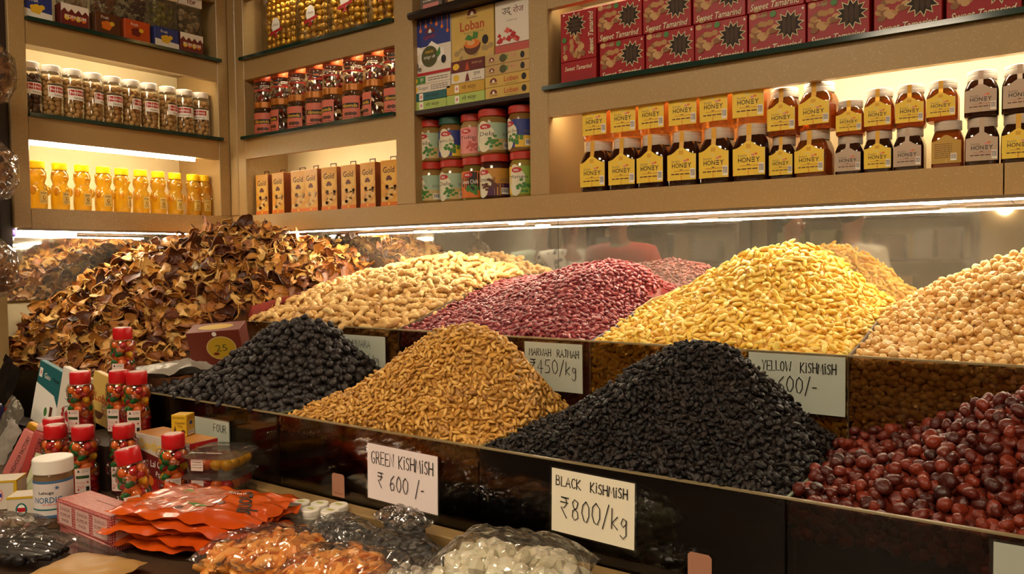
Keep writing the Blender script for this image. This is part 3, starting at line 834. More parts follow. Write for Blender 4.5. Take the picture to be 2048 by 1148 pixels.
heap('red', (2.172, 2.66, -.684, -.36),
     [(2.175, -.69, 1.133), (2.4, -.69, 1.137), (2.65, -.69, 1.135), (2.175, -.45, 1.163), (2.18, -.37, 1.165), (2.253, -.45, 1.168), (2.29, -.45, 1.19), (2.33, -.46, 1.218), (2.40, -.47, 1.258), (2.47, -.48, 1.28), (2.55, -.48, 1.26), (2.64, -.5, 1.2), (2.4, -.58, 1.2), (2.45, -.37, 1.24), (2.3, -.37, 1.19), (2.3, -.6, 1.155)],
     balls(.0185, 8, dent=.6, flat=.86, amp=.17), .0132, .012, 45, M_RB, 'dried_red_berry', 'berry', 'dark red dried berry in the front tray at the right', 'dried red berries', 'dried_red_berry_heap', 'heap of shiny dark red dried berries', face=(-.6905, 1.098), rough=.006)
emit_heaps()
# ------------------------------------------------------------------ goods on the shelves
CLR = clear('clear_plastic', (.975, .97, .96), .14, .06)
FILM = clear('crinkled_film', (.98, .975, .965), .22, .10, (.8, .76, .7), .05, crease=55)
WLID = mat('white_lid', '#e6ded0', .4)
YEL = mat('yellow_print', '#e3b92b', .5)
ORG = mat('orange_print', '#d9711c', .5)
GRN = mat('green_print', '#3f7a2e', .5)
BLU = mat('blue_print', '#27357e', .5)
TEAL = mat('teal_print', '#1f6a64', .5)
PINK = mat('pink_print', '#d98a86', .5)
BRN = mat('brown_print', '#5a2f18', .5)
GREY = mat('grey_print', '#6e655c', .6)
TANP = mat('tan_print', '#c2a56a', .55)
MAR = mat('maroon_print', '#6b1d1a', .5)
HALF = math.pi / 2

def carton(root, w, d, h, m, name='carton', b=.0012):
    return MB().cbox(-w / 2, w / 2, -d / 2, d / 2, 0, h, b).obj(name, m, root)

# 1. snack cartons with clear windows, left unit, top shelf
def snack(i, y, w, band, accent, fruit, header):
    LB = ['blue and white snack packet at the outer end of the left top shelf', 'red zigzag snack packet standing second on the left top shelf', 'brown snack packet with orange fruit picture on the left top shelf', 'bright orange snack packet in the middle of the left top shelf', 'blue banded snack packet with yellow fruit on the left top shelf', 'red zigzag snack packet nearest the corner on the left top shelf']
    t = thing('snack_packet', LB[i], 'packet', (-.035, y, 2.165), HALF, 'snack packets on the left top shelf')
    H = .25
    MB().cbox(-w / 2, w / 2, -.02, .02, 0, .07, .001).obj('printed_base', band, t)
    MB().cbox(-w / 2, w / 2, -.02, .02, .165, H, .001).obj('header', mat('cream_header', '#e0d2b0', .5) if i == 4 else WHITE, t)
    MB().cbox(-w / 2 + .001, w / 2 - .001, -.018, .018, .0705, .1645, .004).obj('window_film', FILM, t, 40)
    mb = MB(); r = random.Random(i)
    for k in range(26):
        mb.ell((r.uniform(-w * .4, w * .4), r.uniform(-.010, .010), .078 + r.uniform(0, .07)), (.010, .006, .009), 7, 5, 0, Euler((r.random() * 6, r.random() * 6, 0)).to_matrix())
    o = mb.obj('snack_pieces', fruit, t, 60); o['kind'] = 'stuff'
    a = Art()
    if i in (1, 5):
        zz = [(-w / 2, .07)] + [(-w / 2 + w * k / 8, .045 + .012 * (k % 2)) for k in range(9)] + [(w / 2, .07)]
        a.poly(zz, WHITE)
        for k in range(4):
            a.ell(-w * .3 + k * w * .2, .030, .008, .009, ORG if k % 2 else YEL, 10)
        a.text('YOM JOM', 0, .031, .014, WHITE, w=w * .78, bold=.02)
    else:
        if i in (0, 4):
            a.poly([(-w / 2, 0), (w / 2, 0), (w / 2, .024), (-w / 2, .03)], WHITE)
        for k in range(5):
            a.ell(-.005 + .009 * math.cos(k * 1.3), .032 + .008 * math.sin(k * 1.3), .009, .007, accent, 10)
        a.ell(.012, .04, .008, .007, YEL, 10)
        a.text('Fruit', -.01, .056, .009, WHITE, bold=.01)
    if header:
        a.text(header[0], 0, .198, .013, MAR, w=w * .8, bold=.02); a.text(header[1], 0, .178, .014, MAR, w=w * .4, bold=.02)
    a.obj('print', t, (0, -.02, 0))
NUTB = mat('brown_nut', '#7a4a22', .5); NUTD = mat('dark_candy', '#3a1a12', .35); NUTG = mat('green_nut', '#8f8a3a', .5); NUTL = mat('pale_nut', '#b09a74', .5)
for i, a_ in enumerate([(-.624, .08, BLU, YEL, NUTG, None), (-.518, .082, MAR, ORG, NUTL, None), (-.418, .078, BRN, ORG, NUTB, None), (-.323, .084, mat('vermilion_print', '#c04a16', .5), MAR, NUTD, None), (-.2215, .085, BLU, YEL, NUTG, ('FRUIT', 'TOP')), (-.131, .085, MAR, ORG, NUTL, ('ANUBER', 'TOP'))]):
    snack(i, *a_)

# 2. snack-ball jars, left unit, middle shelf
def ball_fill(r_in, h, rb, seed, m, name, parent, z0=.006):
    r = random.Random(seed); mb = MB(); z = z0 + rb
    while z < h - rb:
        n = max(3, int(2 * math.pi * (r_in - rb) / (2 * rb * 1.06))); ph = r.random() * 6
        for k in range(n):
            a = ph + 2 * math.pi * k / n
            mb.ell(((r_in - rb) * math.cos(a), (r_in - rb) * math.sin(a), z + r.uniform(-.25, .25) * rb), (rb, rb, rb), 12, 8)
        z += rb * 1.55
    o = mb.obj(name, m, parent, 60); o['kind'] = 'stuff'
    return o
def ball_jar(nutm):
    t = thing('snack_jar', 'x', 'jar')
    MB().lathe([(.027, 0), (.0295, .003), (.0300, .02), (.0300, .128), (.028, .137), (.0255, .141)], 28).obj('jar_body', CLR, t, 40)
    MB().lathe([(.0265, .138), (.027, .1395), (.027, .156), (.0255, .158)], 28, mod=lambda a, z: 1 + .012 * math.cos(a * 14)).obj('lid', WLID, t, 30)
    ball_fill(.0287, .134, .0094, 3, nutm, 'snack_balls', t)
    a = Art(); a.rect(-.032, .062, .032, .096, WHITE, 10); a.rect(-.029, .076, .020, .093, RED, 10); a.text('PowerSnack', -.0045, .0845, .0075, WHITE, w=.040, bold=.02); a.text('hazelnuts', 0, .069, .006, BLACK, w=.03); a.rect(-.032, .099, .032, .1015, mat('dark_rule', '#3c332a'), 10)
    a.obj('label', t, wrap=.0301)
    return t
jA = ball_jar(mat('hazelnut_ball', '#cda468', .4, var=(90, '#b98d50')))
jB = ball_jar(mat('purple_brown_ball', '#5a3528', .35))
ys = [-.6345, -.5735, -.512, -.4505, -.389, -.3275, -.266, -.2, -.137, -.0755]
for k, y in enumerate(ys):
    src = jB if k == 0 else jA
    lab = 'snack jar with white lid and dark balls at the outer shelf end' if k == 0 else '%s jar of pale round nuts from the outer end, white lid and red label' % ORD[k]
    if k < 2:
        src.location = (-.06, y, 1.89); src.rotation_euler = (0, 0, HALF + .35); tag(src, lab, None, 'snack jars on the left middle shelf')
    else:
        dup(src, (-.06, y, 1.89), HALF + [.2, .75, .1, .7, .15, .6, -.5, -.6][k - 2], lab, 'snack jars on the left middle shelf')

# 3. honey bears, left unit, lowest shelf
HONEY = clear('amber_honey', (1.0, .78, .12), .25, .06, (.98, .66, .05), .4)
def bear_body(t, m, H=.155, s=1.0):
    k = H / .155
    pr = [(.020, 0), (.0245, .004), (.026, .02), (.026, .055), (.0235, .072), (.019, .080), (.0215, .088), (.0245, .098), (.0240, .110), (.019, .120), (.0165, .124)]
    def mod(a, z):
        return 1 + (.10 * max(0, -math.sin(a)) ** 6 if .02 * k < z < .055 * k else 0)
    mb = MB().lathe([(r * k, z * k) for r, z in pr], 26)
    for sx in (-1, 1):
        mb.ell((sx * .021 * k, 0, .113 * k), (.0075 * k, .006 * k, .008 * k), 10, 7)
        mb.ell((sx * .024 * k, -.012 * k, .058 * k), (.007 * k, .010 * k, .015 * k), 10, 7)
    mb.ell((0, -.023 * k, .100 * k), (.008 * k, .006 * k, .006 * k), 10, 7)
    return mb.obj('bottle_body', m, t, 60)
def honey_bear():
    t = thing('honey_bear_bottle', 'x', 'bottle')
    bear_body(t, HONEY)
    MB().lathe([(.0195, .1225), (.0205, .124), (.0205, .143), (.0185, .1455), (.017, .1455)], 26, mod=lambda a, z: 1 + .012 * math.cos(a * 16)).obj('cap', mat('yellow_cap', '#e6b600', .35), t, 30)
    a = Art(); a.rect(-.013, .018, .013, .056, mat('cream_label', '#d9bb62', .5), 6); a.text('HONEY', 0, .049, .006, BRN, w=.02, bold=.02)
    a.ell(0, .036, .005, .006, BRN, 12); a.ell(0, .0365, .003, .004, YEL, 10); a.lines(-.009, .009, .021, .029, 3, BRN)
    a.obj('label', t, wrap=.0275)
    return t
hb = honey_bear()
for k, y in enumerate([-.62, -.556, -.49, -.424, -.365, -.301, -.24, -.179, -.111, -.0705]):
    lab = '%s yellow-capped honey bear bottle counted from the outer end of the lowest left shelf' % ORD[k]
    if k == 0:
        hb.location = (-.065, y, 1.614); hb.rotation_euler = (0, 0, HALF + .25); tag(hb, lab, None, 'honey bear bottles')
    else:
        dup(hb, (-.065, y, 1.614), HALF + [.3, .2, .05, .6, .25, .15, .1, .05, .0][k - 1], lab, 'honey bear bottles')

# 4. boxes of gold foil chocolates, bay one, top shelf
GOLD = mat('gold_foil', '#dcae48', .32, metal=.9, bump=(160, .8, .003))
GBALL = MB().ell((0, 0, 0), (.0138, .0138, .0138), 12, 8).mesh('gold_ball', GOLD, 35)
for k, (x, w) in enumerate([(.222, .172), (.393, .150), (.564, .178), (.723, .13)]):
    t = thing('chocolate_box', '%s clear box of gold foil chocolates from the corner on the top shelf' % ORD[k], 'box', (x, .075, 2.165), 0, 'boxes of gold chocolates')
    MB().cbox(-w / 2, w / 2, -.03, .03, 0, .24, .003).obj('clear_box', CLR, t)
    for sx in (-1, 1):
        MB().box(sx * (w / 2 - .003) - .0015, sx * (w / 2 - .003) + .0015, -.031, -.0305, .002, .238).obj('edge_fold', mat('dark_gold_edge', '#5d4520', .4), t)
    r = random.Random(k)
    z = .016
    while z < .225:
        n = int((w - .012) / .0265)
        for i in range(n):
            o = link('gold_ball', GBALL, t); o.location = (-w / 2 + .008 + (i + .5) * (w - .016) / n + r.uniform(-.003, .003), -.014 + r.uniform(-.003, .004), z + r.uniform(-.004, .004)); o.rotation_euler = (r.random() * 6, r.random() * 6, 0)
        z += .0215
    a = Art(); cx = [-.01, 0, -.005, 0][k]; cz = [.098, .105, .12, .12][k]
    a.ell(cx, cz, .022, .028, WHITE, 18); a.poly([(cx - .034, cz - .02), (cx + .034, cz - .008), (cx + .034, cz - .018), (cx - .034, cz - .031)], RED)
    a.poly([(cx, cz - .018), (cx - .012, cz - .045), (cx + .002, cz - .036), (cx + .012, cz - .045)], RED); a.text('choco', cx, cz + .004, .008, BRN, w=.03, shear=.2)
    a.obj('sticker', t, (0, -.0305, 0))

# 5. almond jars, bay one, middle shelf, stacked two high
ALM = mat('salmon_label', '#d5705a', .5)
def almond_jar(kind):
    t = thing('almond_jar', 'x', 'jar'); low = kind == 0; h = .1175 if low else .0925; r = .0425 if low else .0395
    MB().lathe([(r - .004, 0), (r, .004), (r, h * .45), (r - .0012, h * .5), (r, h * .55), (r, h - .026), (r - .006, h - .021)], 30).obj('jar_body', CLR, t, 40)
    MB().lathe([(r - .003, h - .0225), (r - .001, h - .021), (r - .001, h - .002), (r - .004, h - .0001)], 30, mod=lambda a, z: 1 + .008 * math.cos(a * 20)).obj('lid', mat('gold_orange_lid', '#b0691c', .3, metal=.3) if low else mat('red_orange_lid', '#b5481c', .35), t, 30)
    mb = MB(); rr = random.Random(kind + 4); mats_ = [mat('silver_wrap', '#b9b1a0', .3, metal=.7), mat('brown_wrap', '#6d3a1c', .35), mat('red_wrap', '#9a2a1c', .35)]
    for i in range(46):
        a_ = rr.random() * 6.28; q = (r - .011) * (rr.random() ** .35)
        mb.ell((q * math.cos(a_), q * math.sin(a_), .010 + rr.random() * (h - .048)), (.011, .008, .006), 5, 4, rr.choice((0, 0, 1, 2) if not low else (0, 1, 2, 2)), Euler((rr.random() * 6, rr.random() * 6, rr.random() * 6)).to_matrix())
    o = mb.obj('wrapped_sweets', mats_, t); o['kind'] = 'stuff'
    a = Art()
    if low:
        a.rect(-.045, .004, .026, .078, ALM, 14); a.rect(-.043, .040, .022, .056, BLACK, 12); a.text('Almonds', -.010, .048, .011, YEL, w=.056, bold=.02)
        for q in (-.02, -.006, .008):
            a.ell(q, .022, .009, .006, BRN, 10)
        a.lines(-.04, .02, .008, .014, 1, MAR)
    else:
        a.rect(-.05, .036, .05, .042, mat('red_band', '#b4331a', .4), 16); a.ell(-.018, .053, .013, .009, BLACK, 14); a.text('nuts', -.018, .053, .007, ORG, bold=.02); a.lines(.0, .03, .048, .058, 2, WHITE)
    a.obj('label', t, wrap=r + .0004)
    return t
aj = [almond_jar(0), almond_jar(1)]; first = [1, 1]
for k in range(8):
    for lv, xs_ in ((0, [.136, .229, .319, .407, .494, .589, .682, .772]), (1, [.133, .226, .319, .409, .493, .588, .680, .768])):
        lab = ('%s almond jar with pink label from the corner in the lower row' if lv == 0 else '%s clear jar with orange lid from the corner stacked on the almond jars') % ORD[k]
        pos = (xs_[k], .055, 1.89 if lv == 0 else 2.0075); rz = .4 + ([.3, -.5, .0, .5, -.3, .1, -.6, .2][k] if lv == 0 else [.1, .4, -.3, .8, -.6, .2, -.2, .5][k])
        if first[lv]:
            aj[lv].location = pos; aj[lv].rotation_euler = (0, 0, rz); tag(aj[lv], lab, None, 'stacked almond jars'); first[lv] = 0
        else:
            dup(aj[lv], pos, rz, lab, 'stacked almond jars')

# 6. gold snack cartons, bay one, lowest shelf
GB = mat('orange_gold_carton', '#cf8f2e', .4, var=(30, '#e0a63e'))
def gold_carton():
    t = thing('gold_carton', 'x', 'carton'); w, d, h = .068, .046, .142
    carton(t, w, d, h, GB); MB().box(w / 2 + .0002, w / 2 + .0009, -d / 2 + .001, d / 2 - .001, .001, h - .001).obj('side_panel', mat('brown_side', '#6a2f10', .45), t)
    MB().tube([(-.012, 0, h), (-.012, 0, h + .012), (.012, 0, h + .012), (.012, 0, h)], .0022, 6).obj('carry_loop', mat('brown_strap', '#4a2c18', .5), t)
    a = Art(); cr = mat('cashew_print', '#dcb36a', .5); a.ell(0, .092, .028, .026, mat('pale_gold_print', '#e3b34c', .45), 22)
    a.text('Gold', 0, .112, .019, BRN, w=.046, bold=.02); a.ell(0, .088, .009, .007, MAR, 12); a.ell(-.006, .084, .006, .005, BRN, 10); a.ell(.007, .084, .006, .005, BRN, 10)
    r = random.Random(2)
    for q in range(22):
        u, v = r.uniform(-.026, .026), r.uniform(.020, .062); a.ell(u, v, .0075, .0055, BRN if q % 3 == 0 else cr, 9); a.n -= 1; a.ell(u - .001, v + .001, .0055, .004, cr, 9) if q % 3 == 0 else None
    a.rect(-.034, .002, .034, .014, ORG); a.ell(0, .009, .004, .004, YEL, 10)
    a.obj('print', t, (0, -d / 2, 0)); return t
gc = gold_carton()
for k, (x, y) in enumerate([(.134, .042), (.226, .04), (.324, .045), (.398, .04), (.484, .04), (.575, .042), (.665, .04), (.756, .04)]):
    lab = '%s orange carton lettered Gold counted from the corner on the lowest shelf' % ORD[k]
    if k == 0:
        gc.location = (x, y + .01, 1.614); tag(gc, lab, None, 'gold cartons')
    else:
        dup(gc, (x, y + .01, 1.614), [0, -.06, .1, -.05, .08, 0, -.04, .05][k], lab, 'gold cartons')

# 7a. incense boxes, bay two
def brandmark(a, u, v, s):
    a.ell(u, v, s, s * .95, MAR, 16, 0, 180); a.ell(u, v, s * .35, s * .6, WHITE, 10, 0, 180); a.text('Goloshanti', u, v - s * .35, s * .4, MAR, w=s * 2.2, bold=.01)
# standing boxes
LOB = mat('straw_carton', '#d2b25c', .45, var=(9, '#c39f4a'))
t = thing('incense_box', 'standing blue and white incense box with round green emblem', 'box', (.945, .03, 1.9825), 0, 'incense boxes')
carton(t, .143, .02, .163, mat('white_carton', '#ddd3c3', .45)); a = Art()
a.rect(-.071, .085, .071, .1625, BLU); a.poly([(-.071, .085), (-.05, .088), (-.03, .07), (-.071, .06)], WHITE); a.poly([(-.045, .062), (0, .098), (.045, .07), (.05, .04), (-.05, .035)], WHITE)
for q in range(7):
    u = -.062 + q * .0205; L_ = [.05, .03, .02, .012, .02, .03, .045][q]; a.rect(u - .0012, .1625 - L_, u + .0012, .1625, ORG); a.ell(u, .1625 - L_, .005, .0055, ORG, 10)
brandmark(a, -.005, .122, .018); a.text('गुरुशांति', -.005, .109, .011, RED, w=.05)
a.ell(-.008, .055, .031, .030, mat('olive_emblem', '#4b4a1e', .5), 24); a.text('ठाकुर जी', -.008, .052, .012, WHITE, w=.044); a.lines(-.024, .008, .064, .072, 2, YEL)
a.poly([(.018, .06), (.032, .078), (.034, .058), (.024, .048)], GRN); a.ell(.045, .04, .009, .012, BLACK, 12); a.ell(-.056, .03, .006, .012, GREY, 10); a.ell(-.046, .022, .007, .006, GREY, 10); a.rect(-.071, .003, .071, .011, RED)
a.obj('print', t, (0, -.01, 0))
t = thing('incense_box', 'tall straw yellow box lettered Loban with bowl picture', 'box', (1.093, .032, 2.0055), 0, 'incense boxes')
carton(t, .150, .02, .139, LOB); a = Art(); brandmark(a, .0, .122, .017)
a.text('Loban', .0, .094, .026, mat('rust_print', '#b0431c'), w=.085, bold=.015); a.text('Special Sambrani Cup', .005, .074, .006, GRN, w=.07)
for q in range(16):
    rr = random.Random(q); a.ell(rr.uniform(-.07, .07), rr.uniform(.004, .03), .010, .008, TANP if q % 2 else mat('stone_print', '#a58b58'), 10)
a.ell(.0, .042, .03, .03, BRN, 20, 180, 360); a.ell(.0, .042, .027, .012, ORG, 18); a.ell(-.004, .046, .014, .008, mat('peach_print', '#dba868'), 12); a.poly([(.0, .05), (-.026, .058), (-.014, .07), (0, .062)], GRN); a.poly([(.0, .055), (.006, .074), (.022, .07), (.02, .056)], GRN); a.ell(.046, .047, .011, .013, BLACK, 14)
a.obj('print', t, (0, -.01, 0))
t = thing('incense_box', 'standing white incense box with red petals and black Hindi lettering', 'box', (1.2285, .032, 2.0035), 0, 'incense boxes')
carton(t, .112, .02, .141, mat('white_carton')); a = Art(); a.text('उद्', -.016, .108, .022, BLACK, w=.032); a.text('रोज', .022, .112, .02, MAR, w=.034); a.text('प्रीमियम धूप', .0, .085, .005, GREY, w=.034)
for q in range(14):
    rr = random.Random(q + 30); u, v = rr.uniform(-.045, .045), .030 + rr.uniform(0, .030) * (.4 + .6 * abs(rr.uniform(-1, 1))); s_ = rr.uniform(.004, .011); a.poly([(u - s_, v), (u, v + s_), (u + s_, v + s_ * .3), (u + s_ * .4, v - s_ * .7)], RED if q % 3 else mat('coral_print', '#cf5a4a'))
a.rect(-.056, .0, .056, .022, mat('rose_print', '#b9544a', .5)); a.rect(-.056, .022, .056, .0235, MAR); a.obj('print', t, (0, -.01, 0))
# flat boxes stacked below: (x, w, z, h, colour, style, label)
LIME = mat('lime_carton', '#a9bf62', .5); STR2 = mat('yellow_carton', '#c29a34', .5); TANC = mat('tan_carton', '#b99a62', .5)
flat_boxes = [(.938, .130, 1.8845, .0265, LIME, 'go', 'lime green flat incense box lowest in the left stack'), (.938, .130, 1.9115, .0225, mat('teal_carton', '#1c5f62', .5), 'go', 'teal flat incense box in the left stack'), (.9465, .146, 1.9345, .0245, mat('white_carton'), 'gug', 'white flat incense box lettered Guggal in the left stack'), (.9465, .146, 1.9595, .0225, mat('white_carton'), 'grn', 'white flat incense box with green end, topmost in the left stack'),
              (1.0725, .136, 1.8845, .0285, LIME, 'go', 'lime green flat incense box lowest in the middle stack'), (1.0725, .136, 1.9135, .0295, STR2, 'go', 'mustard yellow flat incense box in the middle stack'), (1.0815, .118, 1.9435, .0295, mat('white_carton'), 'gug2', 'white flat incense box with seated figure in the middle stack'), (1.0815, .118, 1.9735, .0315, mat('maroon_carton', '#611c17', .5), 'mar', 'maroon flat incense box topmost in the middle stack'),
              (1.217, .148, 1.8845, .0305, LOB, 'lob', 'straw flat box lettered Loban lowest in the right stack'), (1.217, .148, 1.9155, .0305, LOB, 'lob', 'straw flat box lettered Loban second from the bottom in the right stack'), (1.217, .148, 1.9465, .028, TANC, 'tan', 'tan flat incense box second from the top in the right stack'), (1.217, .148, 1.975, .028, TANC, 'tan', 'tan flat incense box topmost in the right stack')]
for x, w, z, h, m, st, lab in flat_boxes:
    t = thing('flat_incense_box', lab, 'box', (x, .072, z), 0, 'stacked flat incense boxes')
    carton(t, w, .12, h, m); a = Art(); c = h / 2
    if st == 'go':
        a.rect(-.037, c - .010, -.022, c + .010, WHITE); a.ell(-.0295, c, .004, .005, PINK, 10); a.text('गो मंत्र', .014, c, h * .55, BLACK if m is not STR2 else BRN, w=.05)
    elif st == 'gug':
        a.ell(-.058, c, .008, .008, YEL, 12); a.text('Guggal', -.03, c, .011, GREY, w=.036); a.lines(.0, .066, .004, h - .004, 3, GREY)
    elif st == 'grn':
        a.rect(-w / 2 + .001, .001, -.02, h - .001, GRN); a.ell(-.058, c, .008, .007, YEL, 12); a.text('धूप', -.034, c, .010, WHITE); a.lines(-.01, .066, .005, h - .005, 2, GREY)
    elif st == 'gug2':
        a.ell(-.04, c, .011, .009, YEL, 14); a.poly([(-.008, .002), (.008, .002), (.004, .018), (0, .025), (-.004, .018)], MAR); a.text('गूगल', .034, c + .003, .011, BLACK); a.lines(.018, .05, .003, .008, 1, GREY)
    elif st == 'mar':
        a.ell(-.04, c, .012, .009, YEL, 14); a.poly([(-.008, .002), (.008, .002), (.004, .018), (0, .026), (-.004, .018)], mat('rust_print')); a.text('गोलोक धूप', .034, c + .003, .008, TANP, w=.036)
    elif st == 'lob':
        brandmark(a, -.045, c - .002, .012); a.text('Loban', .014, c + .002, .014, mat('rust_print'), w=.046, bold=.01); a.lines(-.006, .034, .003, .006, 1, GRN); a.ell(.056, c + .001, .008, .009, BLACK, 12)
    else:
        brandmark(a, -.05, c - .002, .009); a.ell(-.012, c, .012, .011, mat('olive_emblem'), 16); a.poly([(-.004, c), (.004, c + .009), (.002, c - .006)], GRN); a.text('ठाकुर', .022, c + .002, .008, PINK); a.ell(.052, c, .007, .009, BLACK, 12)
    a.obj('print', t, (0, -.06, 0))
# a few packets on the bay's top board, only their lower edges in view
for k, (x, m) in enumerate([(.935, 'grey_carton'), (1.03, 'brown_carton'), (1.14, 'silver_carton')]):
    t = thing('small_carton', ['grey', 'brown', 'silver'][k] + ' carton on the dark top board of the middle bay', 'carton', (x, .06, 2.163), 0, 'cartons on the dark top board')
    carton(t, .085, .06, .12, mat(m, ['#6d6257', '#5a3a26', '#8f877c'][k], .5)); a = Art(); a.rect(-.03, .012, .03, .03, [PINK, TANP, BLU][k]); a.lines(-.03, .03, .035, .05, 2, WHITE); a.obj('print', t, (0, -.03, 0))

# 7b. pickle and paste jars, bay two
RLID = mat('red_jar_lid', '#b02a1a', .4); GLID = mat('green_jar_lid', '#175040', .4)
def paste_jar(pos, r, h, lid, kind, label, rz=0.0):
    t = thing('paste_jar', label, 'jar', pos, rz + .5, 'paste jars in the middle bay')
    fill = {'dela': '#8a6a34', 'bamboo': '#7d5a2c', 'pink': '#a08050', 'chilli': '#6a5a22', 'tamarind': '#3a1a10', 'mango': '#8f7a30'}[kind]
    MB().lathe([(r - .004, 0), (r, .004), (r, h - .034), (r - .004, h - .026), (r - .006, h - .022)], 30).obj('jar_body', mat('paste_' + kind, fill, .18, coat=.4), t, 40)
    MB().lathe([(r - .004, h - .022), (r - .001, h - .0205), (r - .001, h - .003), (r - .004, h - .0002)], 30, mod=lambda a, z: 1 + .006 * math.cos(a * 24)).obj('lid', lid, t, 30)
    a = Art(); z0, z1 = .010, h - .040; W = r * 1.45; hh = z1 - z0; MINT = mat('mint_label', '#9db69a', .5); CRM = mat('cream_jar_label', '#d9d2b6', .5)
    base = {'dela': MINT, 'bamboo': BLU, 'pink': PINK, 'chilli': ORG, 'tamarind': mat('ochre_label', '#b5822c', .5), 'mango': mat('lime_label', '#86a339', .5)}[kind]
    a.rect(-W, z0, W, z1, base, 16)
    if kind in ('dela', 'bamboo'):
        a.rect(W * .05, z0, W, z0 + hh * .42, YEL if kind == 'bamboo' else TANP, 8)
    if kind == 'tamarind':
        a.rect(-W * .1, z0, W, z0 + hh * .45, mat('plum_label', '#4d1f48', .5), 8)
    if kind == 'mango':
        a.rect(-W, z0, -W * .2, z1, YEL, 6)
    if kind in ('dela', 'bamboo', 'tamarind', 'mango'):
        for u, v, s_ in ((-.4, .8, .30), (-.2, .55, .36), (-.55, .45, .34), (-.35, .2, .30)):
            a.ell(u * W, z0 + v * hh, s_ * W, s_ * hh * .9, CRM, 16); a.n -= 1
        a.n += 1
    if kind == 'chilli':
        a.ell(0, z0 + hh * .62, W * .75, hh * .36, BLACK, 20)
    a.ell(-W * .3, z0 + hh * .86, W * .30, hh * .10, RED, 14); a.n += 1; a.text('REAL', -W * .3, z0 + hh * .86, hh * .07, WHITE, bold=.02)
    word = {'dela': 'Dela', 'bamboo': 'Bamboo Shoot', 'pink': 'Tulip', 'chilli': 'Green Chilli', 'tamarind': 'Tamarind', 'mango': 'Mango'}[kind]
    a.text(word, -W * .22, z0 + hh * .60, hh * (.15 if kind != 'bamboo' else .11), WHITE if kind == 'chilli' else BLACK, w=W * (.75 if kind == 'dela' else 1.0))
    rr = random.Random(len(kind))
    for q in range(16):
        u, v = rr.gauss(.05, .22), rr.gauss(.30, .09)
        a.ell(u * W, z0 + max(.06, v) * hh, W * .10, hh * .05, GRN if kind not in ('pink', 'tamarind') else (mat('rose_print') if kind == 'pink' else BRN), 8)
    a.bars(W * .55, z0 + hh * .05, W * .92, z0 + hh * .28, BLACK, WHITE); a.lines(W * .5, W * .9, z0 + hh * .5, z0 + hh * .62, 2, GREY)
    a.obj('label', t, wrap=r + .0004)
Y_ = .062
paste_jar((.893, Y_ + .01, 1.6145), .0405, .124, RLID, 'dela', 'lower paste jar with mint leaf label beside the left post', -.5)
paste_jar((.976, Y_ + .01, 1.6145), .0405, .124, RLID, 'dela', 'second lower paste jar with mint leaf label', -.2)
paste_jar((1.0555, Y_ + .01, 1.6145), .0375, .1245, RLID, 'chilli', 'lower paste jar with black Green Chilli label')
paste_jar((1.138, Y_, 1.6145), .0435, .125, RLID, 'tamarind', 'lower dark paste jar with purple and ochre label', -.3)
paste_jar((1.233, Y_, 1.6145), .038, .1245, RLID, 'mango', 'lower paste jar with lime green label beside the right post')
paste_jar((.893, Y_ + .01, 1.7388), .0385, .124, RLID, 'dela', 'upper paste jar with mint leaf label beside the left post', -.1)
paste_jar((.973, Y_ + .01, 1.7388), .039, .1235, GLID, 'bamboo', 'upper paste jar with green lid and blue label', .1)
paste_jar((1.0515, Y_ + .01, 1.7395), .036, .1235, RLID, 'pink', 'upper paste jar with pink label')
paste_jar((1.132, Y_, 1.7398), .0435, .125, RLID, 'dela', 'large upper paste jar with mint leaf label in the centre')
paste_jar((1.231, Y_, 1.7393), .0395, .1245, RLID, 'bamboo', 'upper paste jar with teal and yellow label beside the right post', -.5)

# 8a. tamarind cartons, bay three, top shelf
TRED = mat('scarlet_carton', '#9c0d13', .4, spec=.35)
STARW = mat('cream_star_edge', '#cdb98a', .5)
def tam_print(a, w, h):
    for q in range(26):      # tangled tamarind fruit
        rr = random.Random(q * 7 + 1); u, v = -w * .26 + rr.gauss(0, .014), h * .45 + rr.gauss(0, .017); ang = rr.uniform(0, 6.28)
        a.ell(u, v, .008, .0065, [mat('fruit_tan', '#b4844e', .6), mat('fruit_brown', '#8a5a32', .6), mat('fruit_light', '#c79c66', .6)][q % 3], 9)
    a.text('P. Sutya', -w * .30, h * .9, .009, STARW, w=.03, shear=.3); a.ell(-w * .06, h * .90, .007, .007, GRN, 12)
    a.star(w * .22, h * .58, .0215, .033, 12, STARW, .1); a.star(w * .22, h * .58, .0185, .0288, 12, mat('dark_pod_window', '#2c1e15', .5, spec=.2), .1)
    for q in (-1, 0, 1):
        a.ell(w * .22 + q * .010, h * .58 + q * .002, .0045, .019, mat('pod_brown', '#4a3626', .5, spec=.2), 12)
    a.rect(w * .44, h * .88, w * .47, h * .93, WHITE)
    a.text('Sweet Tamarind', 0, h * .12, .0145, mat('cream_lettering', '#e0d3ae', .5), w=w * .88, shear=.3, bold=.012)
def tam_box(w=.122, h=.092, d=.075):
    t = thing('tamarind_carton', 'x', 'carton'); carton(t, w, d, h, TRED); a = Art(); tam_print(a, w, h); a.obj('print', t, (0, -d / 2, 0)); return t
tb = tam_box(); firstb = True
for lv, xs_ in ((0, [1.553, 1.679, 1.803, 1.9285, 2.054, 2.184, 2.313, 2.44, 2.567]), (1, [1.547, 1.672, 1.799, 1.925, 2.05, 2.178, 2.305, 2.435])):
    for k, x in enumerate(xs_):
        lab = '%s red Sweet Tamarind carton from the upright one in the %s row' % (ORD[k], ['lower', 'upper'][lv])
        pos = (x, .065, 1.89 if lv == 0 else 1.983)
        if firstb:
            tb.location = pos; tag(tb, lab, None, 'sweet tamarind cartons'); firstb = False
        else:
            dup(tb, pos, 0, lab, 'sweet tamarind cartons')
